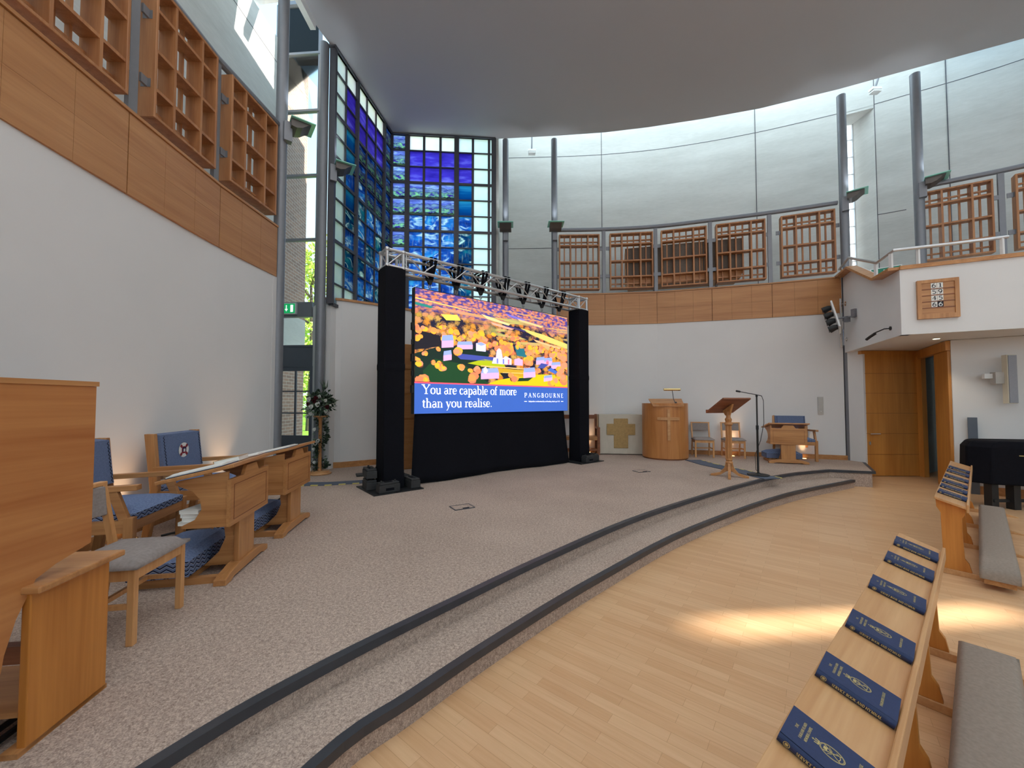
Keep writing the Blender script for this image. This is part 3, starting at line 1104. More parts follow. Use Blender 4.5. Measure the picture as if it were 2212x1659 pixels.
# brown speaker case on stands behind the lattice
c, rz = seg_place((3.02, 10.20), (5.75, 9.50))
t = thing('speaker_case', 'long brown speaker case standing behind the right gallery lattice', 'speaker', (c.x, c.y, 3.78), rz)
m = MB(); m._hull([[(-1.42, -0.05, 1.05), (1.38, -0.05, 1.05), (1.38, 0.5, 1.05), (-1.42, 0.5, 1.05)],
                   [(-1.34, -0.05, 0.85), (1.30, -0.05, 0.85), (1.30, 0.5, 0.85), (-1.34, 0.5, 0.85)]])
m.ext(-1.42, 1.38, -0.03, 0.5, 1.05, 1.86)
m.build('case', M['oak'], t)
m = MB()
for k in range(3):
    m.ext(-1.40 + 0.93 * k, -1.40 + 0.93 * k + 0.90, -0.06, -0.025, 1.06, 1.84)
m.build('grille', plain('brown_grille_cloth', lin(104, 94, 86), 0.95, 0, 0.12, 60), t)
for x in (-0.75, 0.75):
    m = MB(); m.bar((x, 0.2, 0), (x + 0.08, 0.2, 0.86), 0.05, 0.05); m.bar((x - 0.1, 0.2, 0.02), (x + 0.12, 0.2, 0.02), 0.3, 0.04)
    m.build('stand', M['steel'], t)

# small bracketed fittings hanging from the ceiling edge
def ceiling_arm(p, q, label):
    t = thing('ceiling_fitting', label, 'fitting', p)
    m = MB(); d = Vector(q) - Vector(p)
    m.tube([(0, 0, 0), d], 0.022, 8)
    m.build('arm', M['steel'], t)
    m = MB(); m.box(d + Vector((0, 0, -0.05)), (0.22, 0.12, 0.06)); m.box(d + Vector((0, 0, -0.12)), (0.20, 0.14, 0.03))
    m.build('head', M['white'], t)
ceiling_arm((0.58, 11.0, 9.85), (0.58, 11.1, 8.95), 'small white fitting on a straight arm between two columns near the ceiling')
ceiling_arm((8.9, 8.95, 9.85), (8.75, 9.1, 9.15), 'small white fitting on a slanting arm above the niche window')

# balcony handrail
t = thing('balcony_handrail', 'steel handrail stepping down along the balcony parapet', 'handrail', (BB[0], BB[1], 3.8))
def hb(tt, z):
    q = pA(tt, z, -0.06)
    return Vector(q) - Vector((BB[0], BB[1], 3.8))
pts = [hb(LA * 0.98, 4.55), hb(t2 + 0.1, 4.62), hb(t1, 4.08), hb(0.0, 4.08)]
pts += [Vector((0.62, -0.24, 0.28)), Vector((1.16, -0.50, 0.28))]
m = MB(); m.tube(pts, 0.026, 10); m.build('rail', M['alu'], t, smooth=True)
m = MB(); m.bar(hb(LA * 0.93, 4.36), hb(LA*0.93, 4.58), 0.03, 0.02); m.build('bracket', M['chrome'], t)
for tt, z0, z1 in ((t2, 4.39, 4.6), (t1 + 0.05, 3.82, 4.07), (0.12, 3.8, 4.06)):
    m = MB(); m.bar(hb(tt, z0), hb(tt, z1), 0.05, 0.03); m.build('bracket', M['white'], t)
for q in (Vector((0.25, -0.06, 0)), Vector((1.10, -0.47, 0))):
    m = MB(); m.bar(q, q + Vector((0, 0, 0.27)), 0.04, 0.03); m.build('bracket', M['white'], t)
# ================================================================ VIDEO SCREEN AND ITS TRUSS
TH = math.atan2(2.67, 3.30)
TL = 4.245
RIG = thing('screen_truss', 'aluminium box truss goalpost on two black wrapped towers', 'truss', (-1.83, 5.85, ST), TH)
# local x runs along the beam from the left tower, local -y faces the hall
h = 0.125
zb, zt = 3.60 - ST, 3.845 - ST
def chord(m, x0, x1):
    for y in (-h, h):
        for z in (zb, zt):
            m.tube([(x0, y, z), (x1, y, z)], 0.025, 10)
m = MB(); chord(m, h + 0.02, TL - h - 0.02)
m.build('chord', M['alu'], RIG, smooth=True)
m = MB()
n = 14
xs = [h + 0.05 + (TL - 2 * h - 0.1) * k / n for k in range(n + 1)]
for k in range(n):
    a, b = (zb, zt) if k % 2 else (zt, zb)
    for y in (-h, h):
        m.tube([(xs[k], y, a), (xs[k + 1], y, b)], 0.009, 6)
    ya, yb = (-h, h) if k % 2 else (h, -h)
    for z in (zb, zt):
        m.tube([(xs[k], ya, z), (xs[k + 1], yb, z)], 0.009, 6)
for x in (xs[0], xs[-1], xs[n // 2]):
    for y in (-h, h):
        m.tube([(x, y, zb), (x, y, zt)], 0.010, 6)
    for z in (zb, zt):
        m.tube([(x, -h, z), (x, h, z)], 0.010, 6)
m.build('brace', M['alu'], RIG, smooth=True)
for x in (0, TL):
    m = MB()
    for sx in (-h, h):
        for sy in (-h, h):
            m.tube([(x + sx, sy, zb - 0.05), (x + sx, sy, zt)], 0.025, 10)
            for z in (zb, zt):
                m.sphere((x + sx, sy, z), 0.038, 10, 6)
    for z in (zb, zt):
        for s in (-h, h):
            m.tube([(x - h, s, z), (x + h, s, z)], 0.025, 10)
            m.tube([(x + s, -h, z), (x + s, h, z)], 0.025, 10)
    m.tube([(x - h, -h, zb), (x - h, h, zt)], 0.01, 6)
    m.tube([(x - h, -h, zb), (x + h, -h, zt)], 0.01, 6)
    m.tube([(x + h, -h, zt), (x - h, h, zt)], 0.01, 6)
    m.build('corner_block', M['alu'], RIG, smooth=True)
    m = MB()
    w = 0.155
    rings = []
    for z, s in ((0.015, 1.04), (0.4, 1.0), (1.75, 1.0), (1.78, 1.03), (1.84, 1.03), (1.87, 1.0), (3.2, 1.0), (3.30, 1.0)):
        q = w * s
        rings.append([(x - q, -q, z), (x + q, -q, z), (x + q, q, z), (x - q, q, z)])
    m._hull(rings)
    m.build('tower_cover', M['black'], RIG, bevel=0.008)
    m = MB(); m.ext(x - 0.37, x + 0.37, -0.38, 0.38, 0, 0.014)
    m.build('base_plate', M['blackp'], RIG)

def rigp(x, y, z=0.0):
    c, s = math.cos(TH), math.sin(TH)
    return (-1.83 + c * x - s * y, 5.85 + s * x + c * y, ST + z)

# stackable ballast weights on the plates
def weight(label, hgt=0.14):
    t = thing('ballast_weight', label, 'weight', group='ballast weights on the tower base plates')
    m = MB()
    m.ext(-0.15, 0.15, -0.075, 0.075, 0.0, hgt - 0.03)
    m.ext(-0.14, 0.14, -0.068, 0.068, hgt - 0.03, hgt)
    m.build('block', M['weight'], t, bevel=0.008)
    m = MB(); m.ext(-0.055, 0.055, -0.03, 0.03, hgt - 0.002, hgt + 0.006)  # raised black pad standing in for the shade of a grip hollow
    m.build('grip_shade', M['black'], t)
    m = MB(); m.ext(-0.06, 0.06, -0.0775, -0.070, 0.03, 0.065)
    m.build('grip_shade', M['black'], t)
    for sx in (-0.1, 0.1):
        m = MB(); m.lathe([(0.014, hgt), (0.014, hgt + 0.02), (0.004, hgt + 0.024)], (sx, 0, 0), 8)
        m.build('stud', M['weight'], t)
    return t
W0 = None
for x, y, dz, rz, lb in ((-0.265, 0.10, 0.014, 1.45, 'lower charcoal ballast weight of the stacked pair left of the left tower'),
                         (-0.265, 0.10, 0.178, 1.45, 'upper charcoal ballast weight of the stacked pair left of the left tower'),
                         (-0.13, -0.27, 0.014, 0.0, 'single charcoal ballast weight in front of the left tower'),
                         (0.275, -0.16, 0.014, 1.57, 'charcoal ballast weight right of the left tower at the front'),
                         (0.275, 0.22, 0.014, 1.57, 'charcoal ballast weight right of the left tower, behind by the cable'),
                         (TL - 0.02, -0.27, 0.014, 0.05, 'charcoal ballast weight in front of the right tower'),
                         (TL + 0.27, -0.12, 0.014, 1.57, 'charcoal ballast weight right of the right tower')):
    p = rigp(x, y, dz)
    if W0 is None:
        W0 = weight(lb); W0.location = p; W0.rotation_euler = (0, 0, TH + rz)
    else:
        dup(W0, p, TH + rz, lb)

# --- the screen: 3.5 m x 2.0 m wall of tiles hung under the beam
SW, SH = 3.5, 2.0
SX = 0.385
SB = 1.39 - ST
SCR = thing('video_screen', 'large lit video screen showing autumn trees and a blue caption band', 'screen', rigp(SX, 0.02, SB), TH)
def m_screen():
    m, nt, b = new_mat('screen_picture')
    tc = nt.nodes.new('ShaderNodeTexCoord')
    uv = tc.outputs['UV']
    sep = nt.nodes.new('ShaderNodeSeparateXYZ'); nt.links.new(uv, sep.inputs[0])
    u, v = sep.outputs[0], sep.outputs[1]
    def mp(sx, sy, rot=0.0):
        k = nt.nodes.new('ShaderNodeMapping'); k.inputs['Scale'].default_value = (sx, sy, 1); k.inputs['Rotation'].default_value = (0, 0, rot)
        nt.links.new(uv, k.inputs[0]); return k.outputs[0]
    def voro(sx, sy, rnd=1.0):
        k = nt.nodes.new('ShaderNodeTexVoronoi'); k.inputs['Scale'].default_value = 1.0; k.inputs['Randomness'].default_value = rnd
        nt.links.new(mp(sx, sy), k.inputs['Vector']); return k
    # near trees: round lit crowns over dark gaps
    def trees(sx, sy, pal):
        k = nt.nodes.new('ShaderNodeTexVoronoi'); k.inputs['Scale'].default_value = 1.0
        nz = nt.nodes.new('ShaderNodeTexNoise'); nz.inputs['Scale'].default_value = 2.2; nz.inputs['Detail'].default_value = 3
        base = mp(sx, sy)
        nt.links.new(base, nz.inputs['Vector'])
        vm = nt.nodes.new('ShaderNodeVectorMath'); vm.operation = 'MULTIPLY_ADD'
        vm.inputs[1].default_value = (0.9, 0.9, 0)
        nt.links.new(nz.outputs['Color'], vm.inputs[0]); nt.links.new(base, vm.inputs[2])
        nt.links.new(vm.outputs[0], k.inputs['Vector'])
        sepc = nt.nodes.new('ShaderNodeSeparateColor'); nt.links.new(k.outputs['Color'], sepc.inputs[0])
        hue = ramp(nt, sepc.outputs[0], pal, 'LINEAR')
        fine = noise(nt, mp(sx * 5, sy * 5), 1.0, 2)
        d = math_(nt, 'ADD', k.outputs['Distance'], math_(nt, 'MULTIPLY', math_(nt, 'SUBTRACT', fine, 0.5), 0.55))
        sh = ramp(nt, d, [(0.36, (1, 1, 1)), (0.52, (0.55, 0.55, 0.55)), (0.68, (0, 0, 0))])
        return hue, sh
    pal = [(0.0, lin(255, 150, 40)), (0.25, lin(250, 176, 60)), (0.45, lin(255, 140, 90)), (0.6, lin(240, 190, 90)), (0.8, lin(255, 170, 120)), (1.0, lin(226, 178, 60))]
    h1, s1 = trees(28, 20, pal)
    near = mix(nt, s1, lin(30, 28, 60), h1)
    # far woods and fields towards the top
    h2, s2 = trees(50, 60, [(0.0, lin(255, 140, 90)), (0.3, lin(255, 160, 140)), (0.6, lin(250, 150, 70)), (1.0, lin(255, 170, 160))])
    far = mix(nt, s2, lin(88, 74, 170), h2)
    bands = noise(nt, mp(2.0, 26, -0.25), 1.0, 3, 0.5, 0.4)
    far = mix(nt, ramp(nt, bands, [(0.55, (0, 0, 0)), (0.60, (1, 1, 1))], 'LINEAR'), far, ramp(nt, noise(nt, mp(3, 12), 1.0, 2), [(0.4, lin(255, 176, 150)), (0.6, lin(250, 190, 110))]))
    vv = math_(nt, 'ADD', v, math_(nt, 'MULTIPLY', math_(nt, 'SUBTRACT', noise(nt, mp(4, 4), 1.0, 3), 0.5), 0.16))
    c = mix(nt, ramp(nt, vv, [(0.80, (0, 0, 0)), (0.86, (1, 1, 1))]), near, far)
    # meadows on the right, upper half
    tilt = math_(nt, 'ADD', v, math_(nt, 'MULTIPLY', u, 0.10))
    md = noise(nt, mp(2.2, 20, -0.12), 1.0, 3, 0.5, 0.3)
    mdm = math_(nt, 'MULTIPLY', ramp(nt, md, [(0.50, (0, 0, 0)), (0.54, (1, 1, 1))]), ramp(nt, tilt, [(0.70, (0, 0, 0)), (0.73, (1, 1, 1)), (0.92, (1, 1, 1)), (0.96, (0, 0, 0))]))
    mdm = math_(nt, 'MULTIPLY', mdm, ramp(nt, u, [(0.36, (0, 0, 0)), (0.5, (1, 1, 1))]))
    c = mix(nt, mdm, c, ramp(nt, noise(nt, mp(3, 9), 1.0, 2), [(0.42, lin(226, 214, 120)), (0.58, lin(250, 196, 130))]))
    nt.links.new(c, b.inputs['Emission Color'])
    b.inputs['Emission Strength'].default_value = 1.0
    b.inputs['Base Color'].default_value = (0.01, 0.01, 0.01, 1)
    b.inputs['Roughness'].default_value = 0.6
    return m
m = MB(); m.ext(-0.008, SW + 0.008, -0.012, 0.09, -0.004, SH + 0.012)
m.build('case', M['blackp'], SCR)
for k in range(1, 4):
    m = MB()
    z = SH * k / 4
    m.ext(-0.035, -0.006, 0.0, 0.07, z - 0.17, z - 0.05)
    m.build('side_latch', M['weight'], SCR)
    m = MB(); m.ext(-0.03, -0.006, 0.01, 0.06, z + 0.1, z + 0.18)
    m.build('side_latch', M['weight'], SCR)
cut = 0.245 * SH          # the caption band
m = MB()
m.face([(0, -0.014, cut), (SW, -0.014, cut), (SW, -0.014, SH), (0, -0.014, SH)], [(0, 0.245), (1, 0.245), (1, 1), (0, 1)])
pic = m.build('picture', m_screen(), SCR, fix=False)
m = MB(); m.ext(0, SW, -0.0145, -0.0135, 0, cut)
m.build('caption_band', emissive('caption_blue', lin(58, 98, 184), 1.0), SCR)
m = MB(); m.ext(0, SW, -0.0152, -0.0148, cut - 0.006, cut + 0.016)
m.build('red_rule', emissive('caption_red', lin(250, 84, 110), 1.0), SCR)

# flat patches that make up the aerial view
def patch(name, pts, c, dz=0, st=1.0):
    """pts in picture fractions (0..1 across, 0..1 up the picture)"""
    m = MB()
    z0, zh = cut + 0.016, SH - cut - 0.016
    y = -0.0150 - 0.0004 * dz
    m.face([(p[0] * SW, y, z0 + p[1] * zh) for p in pts])
    return m
EM = {}
def em(c):
    if c not in EM:
        EM[c] = emissive('lit_%d_%d_%d' % c, lin(*c), 1.0)
    return EM[c]
def patches(name, items, parent=None):
    mats, mb = [], MB()
    z0, zh = cut + 0.016, SH - cut - 0.016
    for lvl, c, pts in items:
        if c not in mats:
            mats.append(c)
        mb.mi = mats.index(c)
        mb.face([(p[0] * SW, -0.0150 - 0.0004 * lvl, z0 + p[1] * zh) for p in pts])
    return mb.build(name, [em(c) for c in mats], parent or pic, fix=False)
# lawns and dark woods
G1, G2, G3, DK, BL, TE = (24, 66, 34), (176, 186, 20), (214, 196, 20), (26, 24, 34), (66, 78, 160), (36, 110, 124)
patches('painted_lawns', [
    (0, (16, 40, 32), [(0, 0.30), (0.15, 0.42), (0.28, 0.44), (0.40, 0.40), (0.42, 0.26), (0.40, 0), (0, 0)]),
    (1, G1, [(0.05, 0.0), (0.04, 0.12), (0.10, 0.26), (0.26, 0.22), (0.34, 0.10), (0.42, 0.0)]),
    (1, G3, [(0.40, 0.0), (0.46, 0.05), (0.62, 0.12), (0.80, 0.16), (1.0, 0.16), (1.0, 0.0)]),
    (2, G2, [(0.28, 0.235), (0.38, 0.30), (0.50, 0.28), (0.52, 0.22), (0.42, 0.20)]),
    (2, (206, 160, 40), [(0.42, 0.20), (0.70, 0.20), (0.70, 0.115), (0.50, 0.10), (0.40, 0.14)]),
    (3, (244, 190, 120), [(0.36, 0.222), (0.66, 0.222), (0.66, 0.208), (0.36, 0.208)]),
    (3, (244, 200, 120), [(0.50, 0.155), (0.70, 0.165), (0.70, 0.155), (0.50, 0.146)]),
    (2, BL, [(0.20, 0.34), (0.52, 0.33), (0.52, 0.285), (0.24, 0.275)]),
    (2, TE, [(0.58, 0.50), (0.68, 0.47), (0.70, 0.36), (0.60, 0.38)]),
    (1, DK, [(0.0, 0.56), (0.12, 0.52), (0.16, 0.42), (0.05, 0.36), (0, 0.34)]),
    (3, DK, [(0.48, 0.145), (0.56, 0.15), (0.56, 0.10), (0.50, 0.10)]),
    (3, (20, 54, 30), [(0.58, 0.085), (0.72, 0.115), (0.68, 0.06), (0.60, 0.05)]),
])
patches('painted_meadows', [
    (0, (226, 216, 150), [(0.36, 0.84), (0.55, 0.77), (0.54, 0.75), (0.40, 0.79)]),
    (0, (214, 206, 110), [(0.62, 0.745), (0.80, 0.70), (1.0, 0.615), (1.0, 0.55), (0.85, 0.60), (0.70, 0.68)]),
    (1, (250, 170, 150), [(0.42, 0.76), (0.58, 0.72), (0.56, 0.70), (0.44, 0.73)]),
    (1, (250, 184, 130), [(0.72, 0.62), (1.0, 0.53), (1.0, 0.50), (0.74, 0.59)]),
    (1, (60, 52, 110), [(0.50, 0.755), (0.66, 0.72), (0.66, 0.70), (0.52, 0.73)]),
    (1, (250, 200, 110), [(0.0, 0.90), (0.30, 0.855), (0.30, 0.845), (0.0, 0.885)]),
    (1, (40, 130, 120), [(0.0, 0.85), (0.09, 0.83), (0.08, 0.805), (0.0, 0.82)]),
    (1, (236, 214, 90), [(0.13, 0.76), (0.22, 0.78), (0.24, 0.72), (0.16, 0.70)]),
    (1, (120, 110, 210), [(0.52, 0.90), (0.66, 0.86), (0.64, 0.84), (0.54, 0.87)]),
    (1, (244, 200, 140), [(0.60, 0.86), (0.80, 0.81), (0.78, 0.79), (0.62, 0.83)]),
])
# school buildings
WH, PK, RF, RD = (226, 214, 255), (238, 176, 214), (150, 168, 236), (232, 120, 140)
def house(x, z, w, hgt, roof=RF, wall=PK, tilt=0.02):
    return [(4, wall, [(x, z), (x + w, z + tilt), (x + w, z + tilt + hgt * 0.6), (x, z + hgt * 0.6)]),
            (5, roof, [(x, z + hgt * 0.55), (x + w, z + hgt * 0.55 + tilt), (x + w * 0.92, z + hgt + tilt), (x + w * 0.06, z + hgt)])]
items = []
for a in ((0.135, 0.385, 0.065, 0.14), (0.22, 0.385, 0.09, 0.09), (0.36, 0.055, 0.115, 0.13), (0.645, 0.095, 0.09, 0.13), (0.80, 0.27, 0.07, 0.11), (0.86, 0.24, 0.08, 0.09), (0.74, 0.28, 0.07, 0.10), (0.80, 0.06, 0.07, 0.08), (0.145, 0.24, 0.045, 0.11)):
    items += house(*a)
items += [(4, WH, [(0.33, 0.39), (0.39, 0.39), (0.39, 0.48), (0.36, 0.50), (0.33, 0.48)]), (5, RF, [(0.332, 0.475), (0.36, 0.50), (0.388, 0.475), (0.36, 0.455)]),
          (4, WH, [(0.43, 0.255), (0.56, 0.255), (0.56, 0.33), (0.52, 0.36), (0.50, 0.33), (0.49, 0.43), (0.475, 0.45), (0.46, 0.42), (0.455, 0.33), (0.44, 0.33)]),
          (4, PK, [(0.58, 0.255), (0.64, 0.255), (0.64, 0.33), (0.61, 0.35), (0.58, 0.33)]),
          (5, RD, [(0.82, 0.30), (0.84, 0.30), (0.84, 0.36), (0.82, 0.36)]), (5, (120, 130, 210), [(0.46, 0.26), (0.47, 0.26), (0.47, 0.32), (0.46, 0.32)]),
          (5, (120, 130, 210), [(0.50, 0.26), (0.51, 0.26), (0.51, 0.32), (0.50, 0.32)]), (5, RD, [(0.535, 0.26), (0.545, 0.26), (0.545, 0.32), (0.535, 0.32)]),
          (5, BL, [(0.75, 0.24), (0.80, 0.24), (0.84, 0.30), (0.78, 0.31)]), (5, (70, 110, 200), [(0.83, 0.22), (0.90, 0.17), (0.92, 0.20), (0.86, 0.26)]),
          (6, WH, [(0.375, 0.19), (0.39, 0.21), (0.405, 0.16), (0.39, 0.12), (0.375, 0.14)])]
patches('painted_school_buildings', items)
items = []
rt = random.Random(3)
OR = [(250, 170, 60), (255, 150, 80), (244, 150, 110), (236, 186, 50), (255, 130, 90)]
for x, z, r in ((0.315, 0.07, 0.03), (0.25, 0.19, 0.022), (0.12, 0.20, 0.022), (0.135, 0.16, 0.02), (0.34, 0.155, 0.022), (0.30, 0.15, 0.016), (0.22, 0.36, 0.03), (0.58, 0.08, 0.03), (0.56, 0.12, 0.02),
                (0.68, 0.30, 0.03), (0.69, 0.34, 0.03), (0.66, 0.33, 0.02), (0.76, 0.20, 0.018), (0.93, 0.16, 0.035), (0.94, 0.24, 0.03), (0.96, 0.10, 0.04), (0.90, 0.08, 0.03), (0.86, 0.03, 0.03), (0.98, 0.30, 0.035),
                *[(rt.uniform(0.0, 0.62), rt.uniform(0.45, 0.62), rt.uniform(0.012, 0.022)) for _ in range(50)], *[(rt.uniform(0.62, 1.0), rt.uniform(0.43, 0.53), rt.uniform(0.012, 0.022)) for _ in range(30)],
                *[(rt.uniform(0.0, 0.12), rt.uniform(0.22, 0.40), 0.014) for _ in range(5)], (0.03, 0.01, 0.04), (0.06, 0.01, 0.02), (0.02, 0.19, 0.02), (0.51, 0.46, 0.03), (0.48, 0.45, 0.028), (0.545, 0.44, 0.03), (0.545, 0.48, 0.028), (0.53, 0.40, 0.028), (0.97, 0.40, 0.04), (0.93, 0.43, 0.03), (0.88, 0.44, 0.03)):
    for k in range(7):
        a = rt.random() * 2 * PI; q = rt.random() * r * 0.6
        cx, cz, rr = x + q * math.cos(a), z + q * 1.8 * math.sin(a), r * (0.45 + 0.3 * rt.random())
        c = OR[rt.randrange(5)] if k > 1 else (120, 60, 40)
        items.append(((6 if z < 0.40 else 3.2) + 0.1 * k, c, [(cx + rr * math.cos(t) * (1 + 0.25 * rt.random()), max(0.004, cz + rr * 1.9 * math.sin(t) * (1 + 0.2 * rt.random()))) for t in (2 * PI * j / 9 for j in range(9))]))
items = [(l, c, [(min(0.998, max(0.002, p[0])), min(0.998, p[1])) for p in pp]) for l, c, pp in items]
patches('painted_trees', items)

